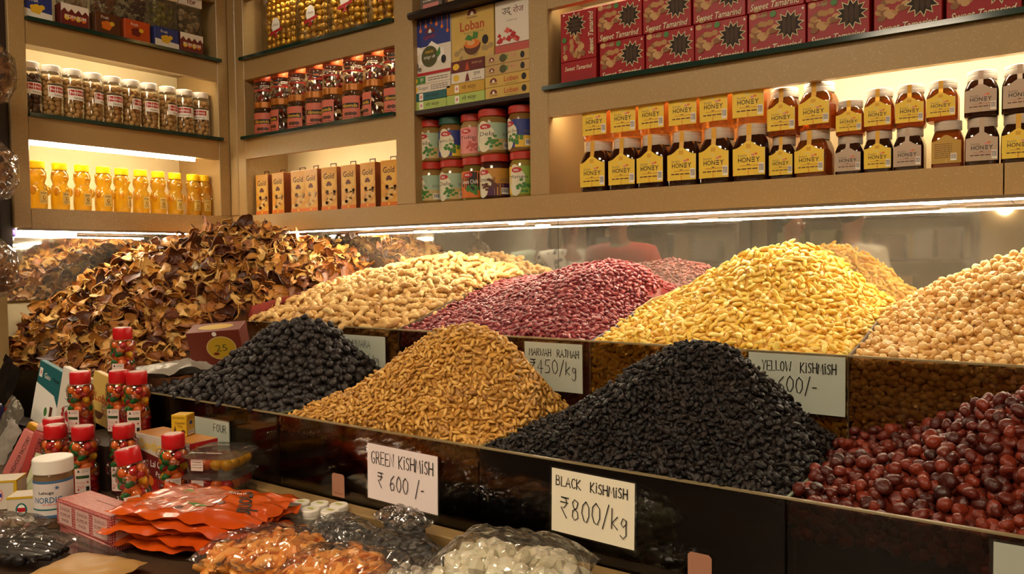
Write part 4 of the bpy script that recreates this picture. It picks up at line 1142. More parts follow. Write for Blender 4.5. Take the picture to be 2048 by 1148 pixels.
t = thing('tamarind_carton', 'red Sweet Tamarind carton lying on its side under the upright carton', 'carton', (1.432, .062, 1.89), 0, 'sweet tamarind cartons')
carton(t, .104, .075, .06, TRED); a = Art(); a.text('Sweet Tamarind', 0, .042, .011, mat('cream_lettering'), w=.08, shear=.3, bold=.01); a.lines(-.04, .04, .008, .028, 4, mat('faint_red', '#8c1014')); a.obj('print', t, (0, -.0375, 0))
t = thing('tamarind_carton', 'upright red Sweet Tamarind carton with the star window above, turned on end', 'carton', (1.432, .062, 1.9505), 0, 'sweet tamarind cartons')
carton(t, .104, .075, .124, TRED); a = Art(); tam_print(a, .122, .1)
a.obj('print', t, mtx=Matrix.Translation((.05, -.0375, .062)) @ Matrix.Rotation(-HALF, 4, 'Y'))

# 8b. honey jars, bay three, lower shelf
HDARK = mat('dark_honey', '#2a0d05', .08, coat=.6)
HMID = clear('amber_jar_honey', (.60, .20, .03), .3, .05, (.30, .09, .01), .55)
def honey_jar(h, w, honey, style, label, pos, rz=0.0, seal=True):
    t = thing('honey_jar', label, 'jar', pos, rz, 'honey jars'); r = w / 2
    MB().lathe([(r * .93, 0), (r * .98, .003), (r * .98, h * .55), (r * .96, h * .62), (r * .82, h * .76), (r * .74, h * .80)], 32, sq=.45).obj('jar_body', honey, t, 35)
    MB().lathe([(r * .84, h * .795), (r * .86, h * .81), (r * .86, h * .90), (r * .84, h * .91), (r * .86, h * .92), (r * .86, h * .985), (r * .82, h)], 30, mod=lambda a, z: 1 + .006 * math.cos(a * 26)).obj('lid', mat('white_ribbed_lid', '#c9bcae', .45), t, 30)
    a = Art(); yl = {'y': mat('honey_label', '#ecc83c', .45), 'w': mat('blush_label', '#bda690', .45), 'b': mat('old_gold_label', '#b8923a', .45)}[style]
    W = r * .90; z0, z1 = h * .10, h * .58
    n = 14
    top = [(-W + 2 * W * i / n, z1 - .02 * h + .13 * h * math.exp(-((-1 + 2 * i / n) / .5) ** 2)) for i in range(n + 1)]
    pts = []; fs = []
    for u, v in top:
        pts += [(u, z0), (u, v)]
    for i in range(n):
        fs.append((2 * i, 2 * i + 2, 2 * i + 3, 2 * i + 1))
    a.raw(pts, fs, yl)
    a.poly([(-W, z0), (W, z0), (W, z0 + .05 * h), (-W, z0 + .12 * h)], ORG if style == 'y' else TANP)
    a.poly([(-W * .3, z1 - .05 * h), (W, z1 - .05 * h), (W, z1 - .2 * h), (W * .2, z1 - .14 * h)], mat('pale_honey_print', '#dfcb78', .5) if style == 'y' else yl)
    if style != 'b':
        a.text('busta', -W * .38, z0 + h * .345, h * .045, GREY, w=W * .55); a.ell(W * .28, z0 + h * .345, W * .12, h * .02, PINK, 10); a.ell(W * .46, z0 + h * .36, W * .1, h * .02, ORG, 10)
        # the word, its E drawn as three bars
        a.text('HON', -W * .26, z0 + h * .265, h * .085, BLACK, w=W * .78, bold=.01)
        for q in (-1, 0, 1):
            a.rect(W * .20, z0 + h * (.265 + q * .034) - h * .008, W * .40, z0 + h * (.265 + q * .034) + h * .008, BLACK)
        a.text('Y', W * .57, z0 + h * .265, h * .085, BLACK, w=W * .26, bold=.01)
        a.ell(0, z0 + h * .19, W * .12, h * .012, BLACK, 10, 180, 360); a.lines(-W * .7, W * .6, z0 + h * .08, z0 + h * .14, 1, BRN, h * .02); a.bars(W * .62, z0 + h * .03, W * .95, z0 + h * .2, GREY, WHITE)
        a.lines(-W * .5, W * .8, z0 + h * .15, z0 + h * .18, 1, mat('rust_print'), h * .008)
    else:
        a.lines(-W * .8, W * .4, z0 + h * .1, z0 + h * .42, 8, BRN, h * .012); a.bars(W * .3, z0 + h * .05, W * .7, z0 + h * .2, GREY, WHITE)
    # label follows the flat front of the jar
    R_ = r * 6
    off = R_ - r * .988
    o = a.obj('label', t, (0, off, 0), wrap=R_)
    if seal:
        MB().prism([(-r * .985 - .0006, h * .56), (-r * .985 - .0006, h * .63), (-r * .87, h * .795), (-r * .872, h * .985), (-r * .60, h + .0008), (-r * .60, h + .0002), (-r * .86, h * .984), (-r * .86, h * .8), (-r * .975, h * .63), (-r * .975, h * .56)], 'x', -w * .07, w * .07).obj('seal_strip', mat('amber_seal', '#d9a326', .45) if style != 'w' else mat('blush_label'), t)
    return t
Z0 = 1.6145
low = [(1.476, .079, .128, HDARK, 'y'), (1.5555, .078, .128, HDARK, 'y'), (1.634, .078, .128, HDARK, 'y'), (1.7125, .078, .128, HDARK, 'y'), (1.791, .078, .128, HDARK, 'y'), (1.87, .079, .128, HDARK, 'y'), (1.938, .056, .094, HDARK, 'y'), (2.003, .070, .100, HMID, 'b'), (2.0735, .056, .082, HDARK, 'w'), (2.130, .056, .086, HDARK, 'y'), (2.187, .056, .086, HDARK, 'w'), (2.254, .056, .092, HMID, 'b'), (2.3115, .058, .092, HDARK, 'w'), (2.371, .058, .092, HDARK, 'y'), (2.432, .06, .092, HDARK, 'y'), (2.495, .06, .092, HDARK, 'y')]
names_low = ['large dark honey jar with white ribbed lid, %s from the left in the lower row', 'small honey jar, %s in the lower honey row']
for k, (x, w, h, hm, st) in enumerate(low):
    lab = {7: 'tan labelled honey jar below the large amber jar in the lower row', 8: 'small honey jar with pinkish label just right of the gap, lower row', 10: 'honey jar with pinkish label between two yellow ones, lower row', 11: 'honey jar turned with its printed back to the front, lower row', 12: 'honey jar with pinkish grey label near the right end, lower row'}.get(k) or ((names_low[0] if k < 6 else names_low[1]) % ORD[k])
    honey_jar(h, w, hm, st if k != 7 else 'y', lab, (x, .05 if k not in (8,) else .055, Z0), [0, .05, -.04, .03, 0, .05, .0, -.12, .0, .05, -.05, 0, .05, 0, 0, 0][k], seal=k not in (11,))
up = [(1.482, .076, 1.7428, .1245, 'y'), (1.560, .074, 1.7428, .1245, 'y'), (1.637, .075, 1.7428, .1245, 'y'), (1.714, .075, 1.7428, .1245, 'y'), (1.790, .073, 1.7428, .1245, 'y'), (1.866, .076, 1.7428, .1245, 'y'), (1.940, .066, 1.7088, .103, 'y'), (2.012, .072, 1.7148, .098, 'y'), (2.075, .055, 1.6968, .072, 'y'), (2.131, .056, 1.7008, .084, 'y'), (2.188, .056, 1.7008, .084, 'y'), (2.245, .056, 1.7068, .078, 'y'), (2.3105, .058, 1.7068, .088, 'w'), (2.371, .058, 1.7068, .09, 'w'), (2.432, .06, 1.7068, .09, 'y')]
for k, (x, w, z, h, st) in enumerate(up):
    lab = {12: 'dark honey jar with grey pink label, upper row near the right end', 13: 'honey jar with grey pink label, last in the upper row'}.get(k) or ('%s amber honey jar from the left in the upper row' % ORD[k])
    honey_jar(h, w, HMID if k < 12 else HDARK, st, lab, (x, .05, z), [0, .04, -.03, .05, 0, .1, 0, -.1, .05, 0, .05, -.04, 0, .05, 0][k])
# ------------------------------------------------------------------ price cards
G_ = {  # pen strokes of each character in a box 1 high; (width, strokes)
 'A': (.7, [[(0, 0), (.35, 1), (.7, 0)], [(.12, .35), (.58, .35)]]), 'B': (.6, [[(0, 0), (0, 1), (.4, .95), (.48, .75), (.35, .55), (0, .52)], [(.3, .53), (.55, .4), (.52, .12), (.3, 0), (0, 0)]]),
 'C': (.6, [[(.58, .85), (.4, 1), (.15, .9), (.02, .5), (.12, .12), (.35, 0), (.58, .12)]]), 'D': (.6, [[(0, 0), (0, 1), (.35, .9), (.58, .5), (.35, .08), (0, 0)]]), 'E': (.55, [[(.55, 1), (0, 1), (0, 0), (.55, 0)], [(0, .5), (.45, .52)]]),
 'F': (.5, [[(.5, 1), (0, 1), (0, 0)], [(0, .5), (.4, .5)]]), 'G': (.65, [[(.6, .85), (.4, 1), (.12, .85), (.02, .45), (.15, .08), (.4, 0), (.6, .15), (.6, .42), (.35, .42)]]), 'H': (.6, [[(0, 0), (0, 1)], [(.6, 0), (.6, 1)], [(0, .5), (.6, .52)]]),
 'I': (.2, [[(.1, 0), (.1, .75)], [(.1, .93), (.1, 1)]]), 'J': (.5, [[(.1, 1), (.5, 1)], [(.32, 1), (.32, .15), (.18, 0), (.02, .12)]]), 'K': (.6, [[(0, 0), (0, 1)], [(.55, 1), (0, .45), (.6, 0)]]), 'L': (.5, [[(0, 1), (0, 0), (.5, .02)]]),
 'M': (.8, [[(0, 0), (.1, 1), (.4, .3), (.7, 1), (.8, 0)]]), 'N': (.65, [[(0, 0), (.03, 1), (.6, 0), (.63, 1)]]), 'O': (.65, [[(.32, 1), (.08, .8), (.02, .45), (.15, .08), (.4, .0), (.6, .3), (.6, .7), (.45, .97), (.32, 1)]]),
 'R': (.6, [[(0, 0), (0, 1), (.4, .97), (.52, .75), (.35, .52), (0, .48)], [(.25, .5), (.6, 0)]]), 'S': (.5, [[(.48, .88), (.3, 1), (.08, .88), (.06, .65), (.42, .42), (.46, .15), (.25, 0), (.02, .1)]]), 'U': (.6, [[(0, 1), (.02, .25), (.2, 0), (.45, .05), (.58, .3), (.6, 1)]]),
 'W': (.85, [[(0, 1), (.18, 0), (.42, .7), (.66, 0), (.85, 1)]]), 'Y': (.6, [[(0, 1), (.28, .5), (.6, 1)], [(.28, .5), (.22, 0)]]), '0': (.6, [[(.3, 1), (.06, .8), (.0, .4), (.15, .05), (.38, 0), (.58, .3), (.56, .75), (.3, 1)]]),
 '4': (.6, [[(.4, 0), (.42, 1), (0, .35), (.6, .35)]]), '5': (.6, [[(.55, 1), (.12, 1), (.08, .58), (.4, .6), (.55, .35), (.4, .05), (.05, .05)]]), '6': (.6, [[(.5, 1), (.15, .7), (.02, .3), (.2, 0), (.48, .08), (.54, .35), (.32, .5), (.05, .35)]]),
 '8': (.6, [[(.5, .88), (.28, 1), (.08, .82), (.2, .58), (.48, .4), (.5, .12), (.28, 0), (.05, .15), (.12, .42), (.42, .6), (.5, .88)]]), '/': (.45, [[(0, -.12), (.45, 1.1)]]), '-': (.35, [[(.02, .42), (.33, .44)]]),
 'k': (.45, [[(0, 0), (.02, .95)], [(.42, .6), (.04, .28), (.45, 0)]]), 'g': (.45, [[(.4, .5), (.15, .58), (.04, .35), (.2, .18), (.4, .35), (.4, .5), (.42, -.2), (.2, -.38), (.0, -.25)]]), 's': (.35, [[(.32, .5), (.1, .5), (.1, .3), (.3, .2), (.2, .02), (.02, .06)]]),
 '₹': (.65, [[(.02, 1), (.62, 1)], [(.0, .74), (.6, .74)], [(.12, 1), (.42, .95), (.46, .7), (.3, .5), (.04, .5), (.45, 0)]]), ' ': (.45, [])}
def hand(a, s, u, v, h, wtot, pen, seed=1):
    r = random.Random(seed); adv = sum(G_[c][0] + .22 for c in s) - .22; k = wtot / adv; x = u
    for c in s:
        w, st = G_[c]; dy = r.uniform(-.04, .04) * h
        a.ink([[(x + p[0] * k + r.uniform(-.02, .02) * h, v + dy + p[1] * h + r.uniform(-.015, .015) * h) for p in q] for q in st], INK, pen); x += (w + .22) * k
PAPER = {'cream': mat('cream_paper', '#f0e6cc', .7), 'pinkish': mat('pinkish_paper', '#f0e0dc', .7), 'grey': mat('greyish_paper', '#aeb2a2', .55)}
def price_card(x0, x1, z0, z1, y, paper, label, lines, skew=0.0, tilt=0.0):
    t = thing('price_card', label, 'price card', ((x0 + x1) / 2, y, (z0 + z1) / 2), 0, None, rot=(0, tilt, 0)); w, h = x1 - x0, z1 - z0
    MB().box(-w / 2 - .004, w / 2 + .003, -.0004, 0, -h / 2 - .003, h / 2 + .003).obj('plastic_sleeve', CLR, t)
    MB().box(-w / 2, w / 2, -.0012, -.0006, -h / 2, h / 2).obj('paper', PAPER[paper], t)
    a = Art()
    for k, (s, u, v, hh, ww, pen) in enumerate(lines):
        hand(a, s, -w / 2 + u * w, -h / 2 + v * h, hh * h, ww * w, pen, k + len(s))
    a.obj('lettering', t, (0, -.0013, 0))
    return t
price_card(1.413, 1.582, 1.0155, 1.1165, -.7062, 'pinkish', 'white card handwritten Green Kishmish 600', [('GREEN KISHMISH', .06, .66, .22, .88, 0.00187), ('₹ 600 /-', .16, .24, .27, .66, 0.00172)], tilt=.015)
price_card(1.813, 1.953, 1.033, 1.1295, -.7062, 'cream', 'cream card handwritten Black Kishmish 800 per Kg', [('BLACK  KISHMISH', .06, .74, .15, .86, 0.00172), ('₹800/kg', .12, .26, .32, .80, 0.00164)], tilt=.02)
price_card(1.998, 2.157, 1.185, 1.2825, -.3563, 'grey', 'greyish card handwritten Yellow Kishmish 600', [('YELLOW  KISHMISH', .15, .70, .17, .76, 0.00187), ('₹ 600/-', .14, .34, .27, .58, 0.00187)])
price_card(1.522, 1.662, 1.178, 1.2765, -.3563, 'grey', 'greyish card handwritten Marwah Rajmah 450 per Kg', [('MARWAH  RAJMAH', .08, .72, .15, .86, 0.00164), ('₹450/kg', .10, .36, .28, .80, 0.00164)])
price_card(.953, 1.113, 1.180, 1.2655, -.3563, 'grey', 'greyish card handwritten Chuwara 400 per kg', [('CHUWARA', .16, .66, .20, .52, 0.00156), ('Rs 400/-kg', .16, .24, .24, .70, 0.00156)])
price_card(2.389, 2.53, 1.034, 1.1335, -.7062, 'grey', 'greyish price card at the bottom right below the red berries', [('K', .28, .36, .30, .16, 0.00203)])
price_card(.865, .992, 1.035, 1.1075, -.7062, 'grey', 'faded greyish card half hidden behind the incense carton', [('FOUR', .56, .66, .22, .36, .0016)])
for k, (x, lab) in enumerate([(1.332, 'small pinkish tag stuck low below the green raisins'), (2.05, 'small pinkish tag stuck low below the black raisins')]):
    t = thing('small_tag', lab, 'tag', (x, -.7062, 1.026), 0, 'small tags on the front glass')
    a = Art(); w, h, c = .017, .022, .004
    a.poly([(-w, -h), (w, -h), (w, h - c), (w - c, h), (-w + c, h), (-w, h - c)], mat('tag_pink', '#a8765c', .6)); a.text('Special', 0, -h * .7, .005, BRN, w=.022); 
    MB().prism([(-w, -h), (w, -h), (w, h - c), (w - c, h), (-w + c, h), (-w, h - c)], 'y', -.0004, 0).obj('card', mat('tag_pink'), t); a.obj('print', t, (0, -.0004, 0))

# ------------------------------------------------------------------ goods in front of the trays
FZ = .9655
STEP = mat('dark_step', '#2c1d14', .5)
MB().box(.605, .792, -.87, -.7455, .9655, 1.062).obj('step', STEP, K)
MB().box(.545, .655, -.745, -.7058, .9858, 1.1505).obj('step', STEP, K)
MB().box(.02, .604, -.80, -.7455, .9655, 1.03).obj('step', STEP, K)
# sweet-filled bear jars
JELLY = [mat('gummy_' + n, c, .25, sss=.4) for n, c in (('red', '#b3201c'), ('orange', '#d9691a'), ('yellow', '#d9a51e'), ('green', '#1f6b2c'))]
CLRB = clear('clear_bottle', (.98, .97, .96), .2, .06)
def candy_bear():
    t = thing('candy_bear_jar', 'x', 'jar')
    bb = MB().lathe([(.022, 0), (.027, .004), (.0282, .02), (.0276, .053), (.025, .068), (.0228, .0745), (.0252, .081), (.0290, .093), (.0285, .105), (.0238, .115), (.0192, .1195)], 28)
    for sx in (-1, 1):
        bb.ell((sx * .0255, 0, .110), (.0075, .006, .008), 10, 7); bb.ell((sx * .0245, -.016, .056), (.007, .010, .014), 10, 7)
    bb.ell((0, -.0285, .094), (.008, .006, .006), 10, 7); bb.obj('bottle_body', CLRB, t, 60)
    k = .15 / .155
    MB().lathe([(.0215 * k, .1215 * k), (.0225 * k, .1235 * k), (.0225 * k, .146 * k), (.021 * k, .150 * k), (.0185 * k, .1505 * k)], 28, mod=lambda a, z: 1 + .008 * math.cos(a * 22)).obj('lid', mat('red_cap', '#c2161a', .3), t, 30)
    a = Art(); a.ell(0, 0, .0165, .0165, mat('cap_sticker', '#d9b6a8', .5), 20); a.lines(-.011, .011, -.004, .006, 3, GREY, .0012)
    a.obj('lid_sticker', t, mtx=Matrix.Translation((0, 0, .1505 * k + .0002)) @ Matrix.Rotation(-HALF, 4, 'X'))
    mb = MB(); r = random.Random(8)
    z = .010
    while z < .108:
        rr_ = (.0262 if z < .066 else .0215 if z < .080 else .0272) - .0075
        n = 7
        for i in range(n):
            a_ = i * 6.28 / n + r.random(); q = rr_ * r.uniform(.85, 1)
            c = 0 if z < .064 and r.random() < .9 else r.choice((0, 0, 0, 1, 1, 1, 2, 3))
            mb.ell((q * math.cos(a_), q * math.sin(a_), z * k), (.0102, .0102, .0075), 10, 7, c, Euler((r.random() * 3, r.random() * 3, 0)).to_matrix())
        z += .0108
    mb.lathe([(.014, .004), (.0195, .01), (.0195, .060), (.010, .066)], 12)
    o = mb.obj('gummy_sweets', JELLY, t, 60); o['kind'] = 'stuff'
    a = Art(); a.rect(-.0145, .012, .0145, .062, mat('sticker_blush', '#d6c0b4', .5), 6); a.poly([(-.010, .054), (-.004, .054), (-.007, .060)], BLACK); a.lines(-.001, .012, .053, .060, 2, GREY, .0012)
    a.rect(-.012, .041, .012, .047, BLACK, 4); a.text('JELLY', 0, .044, .004, GRN, w=.022, bold=.02); a.text('Fruity', -.003, .032, .006, PINK, w=.016, bold=.02); a.text('Balls', -.003, .024, .006, PINK, w=.014, bold=.02); a.rect(.006, .015, .012, .024, BLACK, 1); a.ell(-.008, .018, .002, .002, RED, 8); a.ell(.009, .033, .002, .002, RED, 8)
    a.obj('label', t, wrap=.0288)
    return t
cb = candy_bear(); fb = True
for k, (x, y, z, rz, lab, rot) in enumerate([
        (1.085, -.951, FZ, 0, 'tilted bear jar of gummies in front, beside the pink patterned box', (-.05, -.2, .75)),
        (1.006, -.843, FZ, .95, 'bear jar of gummies in front of the red and white incense carton', None),
        (.832, -.851, FZ, .55, 'bear jar of gummies just left of the incense carton', None),
        (.772, -.906, FZ, 1.0, 'bear jar of gummies behind the white lidded supplement tub', None),
        (.707, -.932, FZ, .1, 'bear jar of gummies with green sweets partly behind the supplement tub', None),
        (.628, -.900, FZ, .3, 'rearmost bear jar of gummies on the shelf left of the others', None),
        (.634, -.843, 1.0625, .45, 'bear jar with orange gummies standing on the step before the Loban box', None),
        (.752, -.776, 1.0625, .75, 'bear jar of gummies on the step, right one of a close pair', None),
        (.698, -.788, 1.0625, .5, 'bear jar of gummies on the step, half behind its neighbour', None),
        (.600, -.7255, 1.151, .6, 'topmost bear jar of gummies against the dried slices', None)]):
    if fb:
        cb.location = (x, y, z + .006); cb.rotation_euler = rot; tag(cb, lab, None, 'bear jars of gummies'); fb = False
    else:
        dup(cb, (x, y, z), rz, lab, 'bear jars of gummies')
# incense carton
t = thing('incense_carton', 'red and white incense carton lettered Devdarshan with orange top', 'carton', (.906, -.778, FZ)); w, d, h = .205, .064, .118
carton(t, w, d, h, mat('carton_white', '#cfc0ae', .5)); MB().box(-w / 2 + .001, w / 2 - .001, -d / 2 + .001, d / 2 - .001, h + .0002, h + .0008).obj('top_panel', mat('carton_orange_top', '#c98a3e', .5, var=(12, '#b5763a')), t)
a = Art(); a.poly([(-w / 2, 0), (w / 2, 0), (w / 2, .05), (0, .072), (-w / 2, .085)], MAR); a.poly([(-w / 2, 0), (w / 2, 0), (w / 2, .02), (-w / 2, .03)], RED)
a.text('Devdarshan', -.02, .096, .021, YEL, w=.13, bold=.02); a.text('Lal Chandan', -.0, .058, .014, WHITE, w=.09); a.text('Powder', .0, .038, .011, WHITE, w=.05); a.poly([(-.08, .01), (-.062, .01), (-.066, .05), (-.071, .07), (-.076, .05)], BLACK); a.ell(-.05, .02, .016, .012, ORG, 12)
a.obj('front_print', t, (0, -d / 2, 0))
a = Art(); W = d / 2
a.rect(-W, .052, W, .118, RED); a.poly([(-W, .05), (W, .082), (W, .045), (-W, .02)], WHITE); a.poly([(-W, .02), (W, .045), (W, .032), (-W, .004)], RED); a.text('देव दर्शन', 0, .106, .010, YEL, w=.036); a.text('लाल चन्दन', -.008, .090, .010, WHITE, w=.036); a.ell(.020, .088, .008, .006, MAR, 12); a.text('टीका', .02, .088, .005, YEL); a.lines(-.026, .028, .060, .072, 2, GREY, .0015); a.lines(-.024, .02, .010, .022, 2, GREY, .0015)
a.obj('side_print', t, (w / 2, 0, 0), HALF)
t = thing('small_carton', 'tiny yellow carton standing on the incense carton', 'carton', (.925, -.772, FZ + .1192), .5); w, d, h = .034, .034, .046
carton(t, w, d, h, mat('yellow_small_carton', '#d1a41c', .45)); a = Art(); a.text('Devdarshan', 0, .040, .004, BLACK, w=.028); a.text('Chandan', .003, .029, .005, BLACK, w=.022); a.text('Tika', .003, .022, .005, BLACK, w=.012); a.poly([(-.014, .004), (-.004, .004), (-.008, .024)], BRN); a.ell(.010, .01, .005, .005, BRN, 10); a.obj('front_print', t, (0, -d / 2, 0))
a = Art(); a.lines(-.012, .012, .034, .042, 2, mat('rust_print')); a.rect(-.005, .024, .006, .031, BLU); a.bars(-.012, .003, .012, .012, BLACK, WHITE); a.obj('side_print', t, (w / 2, 0, 0), HALF)
# clear boxes of jellies
JMESH = [MB().ell((0, 0, 0), (.0125, .0115, .0115), 10, 7).mesh('fruit_jelly', j_, 60) for j_ in JELLY]
CLAM = clear('clamshell_plastic', (.97, .95, .93), .3, .08, (.8, .75, .7), .04)
for k in range(3):
    z = FZ + k * .040
    t = thing('jelly_box', ['lowest', 'middle', 'topmost'][k] + ' clear box of fruit jellies in the stack of three', 'box', (1.092, -.795, z), .42, 'stacked jelly boxes')
    MB().lathe([(.044, 0), (.047, .002), (.052, .028), (.056, .029)], 40, sq=.55, c=(0, 0, 0)).obj('tray', CLAM, t, 35)
    MB().lathe([(.058, .0295), (.0595, .031), (.056, .033), (.050, .038), (.044, .0395)], 40, sq=.55).obj('lid', CLAM, t, 35)
    r = random.Random(k)
    for i in range(4):
        for j in range(4):
            c = [2, 2, 1, 0][i] if k == 2 else [0, 1, 0, 0][(i + j) % 4]
            o = link('fruit_jelly', JMESH[c], t); o.location = (.034 - i * .0225, -.034 + j * .0225, .014); o.rotation_euler = (r.random(), r.random(), 0)
    a = Art(); a.rect(-.030, .006, -.004, .028, mat('sticker_blush')); a.lines(-.027, -.007, .010, .025, 3, GREY, .0015); a.obj('label', t, (0, -.0535, 0))
# white tubs in a tray
t = thing('tub_tray', 'clear tray holding the white tubs below the green kishmish card', 'tray', (1.338, -.789, FZ), .37)
MB().box(-.078, .078, -.034, -.0328, 0, .032).box(-.078, .078, .0328, .034, 0, .032).box(-.078, -.0768, -.0328, .0328, 0, .032).box(.0768, .078, -.0328, .0328, 0, .032).box(-.0768, .0768, -.0328, .0328, 0, .001).obj('tray_wall', clear('frosted_tray', (.75, .70, .62), .2, .2, (.6, .55, .48), .5), t)
ca, sa = math.cos(.37), math.sin(.37)
for k in range(8):
    u, v = -.057 + (k % 4) * .038, (-.0165 if k < 4 else .0165)
    # tubs follow the tray's heading
    p = (1.338 + u * ca - v * sa, -.789 + u * sa + v * ca, FZ + .0012)
    q = thing('white_tub', '%s white lidded tub in the %s row of the clear tray' % (ORD[k % 4], 'front' if k < 4 else 'back'), 'tub', p, .2, 'white tubs')
    MB().lathe([(.0145, 0), (.0158, .002), (.0158, .034)], 24).obj('tub_body', mat('tub_white', '#d8d0c0', .4), q, 30)
    MB().lathe([(.0164, .0342), (.0168, .0355), (.0168, .043), (.0155, .045)], 26).obj('lid', WLID, q, 30)
    a = Art(); a.poly([(-.008, -.003), (.006, -.004), (.008, .003), (-.006, .004)], mat('olive_sticker', '#a7a53c', .5)); a.obj('sticker', q, mtx=Matrix.Translation((0, 0, .0451)) @ Matrix.Rotation(-HALF, 4, 'X'))
# pink patterned cartons
def dots_mat():
    m = bpy.data.materials.new('red_dotted_card'); m.use_nodes = True; nt = m.node_tree; b = nt.nodes['Principled BSDF']; b.inputs['Roughness'].default_value = .5
    tc = nt.nodes.new('ShaderNodeTexCoord'); v = nt.nodes.new('ShaderNodeTexVoronoi'); v.inputs['Scale'].default_value = 230; v.inputs['Randomness'].default_value = .15
    r = nt.nodes.new('ShaderNodeValToRGB'); r.color_ramp.elements[0].position = .38; r.color_ramp.elements[1].position = .44; r.color_ramp.elements[0].color = (*S('#cf9a90'), 1); r.color_ramp.elements[1].color = (*S('#9c2a28'), 1)
    nt.links.new(tc.outputs['Object'], v.inputs['Vector']); nt.links.new(v.outputs['Distance'], r.inputs['Fac']); nt.links.new(r.outputs['Color'], b.inputs['Base Color']); return m
DOT = dots_mat()
for k in range(2):
    h = [.014, .046][k]; z = [FZ, FZ + .0145][k]; w, d = .19, .062
    t = thing('kumkum_carton', ['flattened pink dotted carton beneath the kumkum carton', 'pink dotted carton lettered Suhagin Kumkum with three windows'][k], 'carton', (1.06 + .004 * (1 - k), -1.0165, z), [-.03, 0][k])
    carton(t, w, d, h, DOT)
    if k:
        LP = mat('light_pink_panel', '#cfa79c', .5)
        MB().box(-w / 2 + .004, w / 2 - .004, -d / 2 + .003, d / 2 - .003, h + .0002, h + .0007).obj('top_flap', mat('pink_hatched_top', '#c58a80', .5, var=(220, '#b36c64')), t)
        MB().box(-.02, w / 2 - .004, .004, .0052, h + .0007, h + .0012).obj('flap_edge', MAR, t)
        a = Art()
        for q in (-1, 0, 1):
            a.rect(q * .062 - .024, .005, q * .062 + .024, h - .006, LP); a.text('SUHAGIN', q * .062, h * .70, .0065, MAR, w=.036); a.text('KUMKUM', q * .062, h * .48, .0065, MAR, w=.036); a.text('POWDER', q * .062, h * .27, .005, MAR, w=.026)
        a.obj('front_print', t, (0, -d / 2, 0)); a = Art(); a.rect(-.022, .005, .022, h - .006, LP); a.text('SUHAGIN', 0, h * .70, .0065, MAR, w=.036); a.text('KUMKUM', 0, h * .48, .0065, MAR, w=.034); a.obj('side_print', t, (w / 2, 0, 0), HALF)
# supplement tub
t = thing('supplement_tub', 'clear tub with white lid and blue banded Nordic label', 'tub', (.912, -1.028, FZ), .95)
MB().lathe([(.031, 0), (.033, .003), (.033, .092), (.031, .098)], 32).obj('tub_body', clear('smoky_tub', (.75, .66, .5), .25, .06, (.45, .28, .14), .55), t, 35)
MB().lathe([(.0325, .0985), (.034, .100), (.034, .124), (.0325, .126)], 32).obj('lid', WLID, t, 30)
a = Art(); CL = mat('tub_label', '#d2c6bf', .5); BB = mat('steel_blue_print', '#41678c', .5); a.rect(-.05, .022, .05, .088, CL, 20); a.rect(-.05, .083, .05, .088, BB, 20); a.rect(-.05, .034, .05, .037, TEAL, 20); a.rect(-.05, .020, .05, .025, BB, 20); a.text('Lahuga', -.006, .066, .007, BLACK, w=.026, bold=.015); a.text('NORDIC', -.004, .053, .011, BB, w=.048, bold=.015); a.lines(-.012, .014, .043, .047, 1, PINK, .002); a.star(.012, .075, .002, .005, 6, BB)
a.obj('label', t, wrap=.0334)
# little boxes and tubes at the left
def small_box(x, y, z, w, d, h, rz, face, label, name='small_carton'):
    t = thing(name, label, 'carton', (x, y, z), rz)
    carton(t, w, d, h, mat('soft_white_carton', '#cfc2b0', .5)); MB().box(-w / 2 - .0006, w / 2 + .0006, -d / 2 - .0006, d / 2 + .0006, h - .004, h - .0001).obj('yellow_band', mat('yellow_band', '#c9a21e', .45), t)
    MB().box(w / 2 - .005, w / 2 + .0006, -d / 2 - .0006, -d / 2 + .004, .0005, h - .0041).obj('yellow_edge', mat('yellow_band'), t)
    a = Art(); a.ell(-.002, h * .5, .010, .013, face, 18); a.ell(-.002, h * .5, .007, .010, WHITE, 16); a.rect(-.009, h * .5 - .004, .005, h * .5 + .004, RED if face is not PINK else BLU); a.obj('print', t, (0, -d / 2, 0)); return t
small_box(.842, -1.046, FZ, .052, .046, .05, .85, TEAL, 'white and yellow carton with ring mark beside the supplement tub')
small_box(.715, -1.035, FZ, .062, .055, .058, .85, PINK, 'white and yellow carton cut by the left edge of the picture')
t = thing('soap_bar', 'pale yellow oval soap bar behind the ring marked carton', 'soap', (.778, -.992, FZ)); MB().cbox(-.03, .03, -.018, .018, 0, .026, .010, 0, 3).obj('soap', mat('pale_yellow_soap', '#c9ad5a', .5), t, 60)
for k, (x, y, lean) in enumerate([(.52, -.945, .45), (.600, -.943, .30)]):
    t = thing('incense_tube', ['pink incense packet lettered Nidhoop Factory, leaning at the left', 'red incense packet lettered Nidhoop Factory, leaning beside the gummies'][k], 'packet', (x, y, FZ + .010), 0, 'incense packets', rot=(-.1, lean, .6))
    MB().cbox(-.0185, .0185, -.013, .013, 0, .112, .004, 0, 2).obj('sleeve', mat('pink_sleeve', '#bf6a62', .4) if k == 0 else mat('red_sleeve', '#a23a34', .4), t, 50)
    MB().cbox(-.0165, .0165, -.011, .011, .1125, .128, .003, 0, 2).obj('end_cap', mat('gold_wrap', '#c08a1e', .3, metal=.4) if k == 0 else mat('cap_pink', '#c59a90', .5), t, 50)
    a = Art(); a.text('NIDHOOP FACTORY', 0.002, .055, .009, BLACK, w=.088, ang=90, bold=.01); a.obj('lettering', t, (0, -.013, 0))
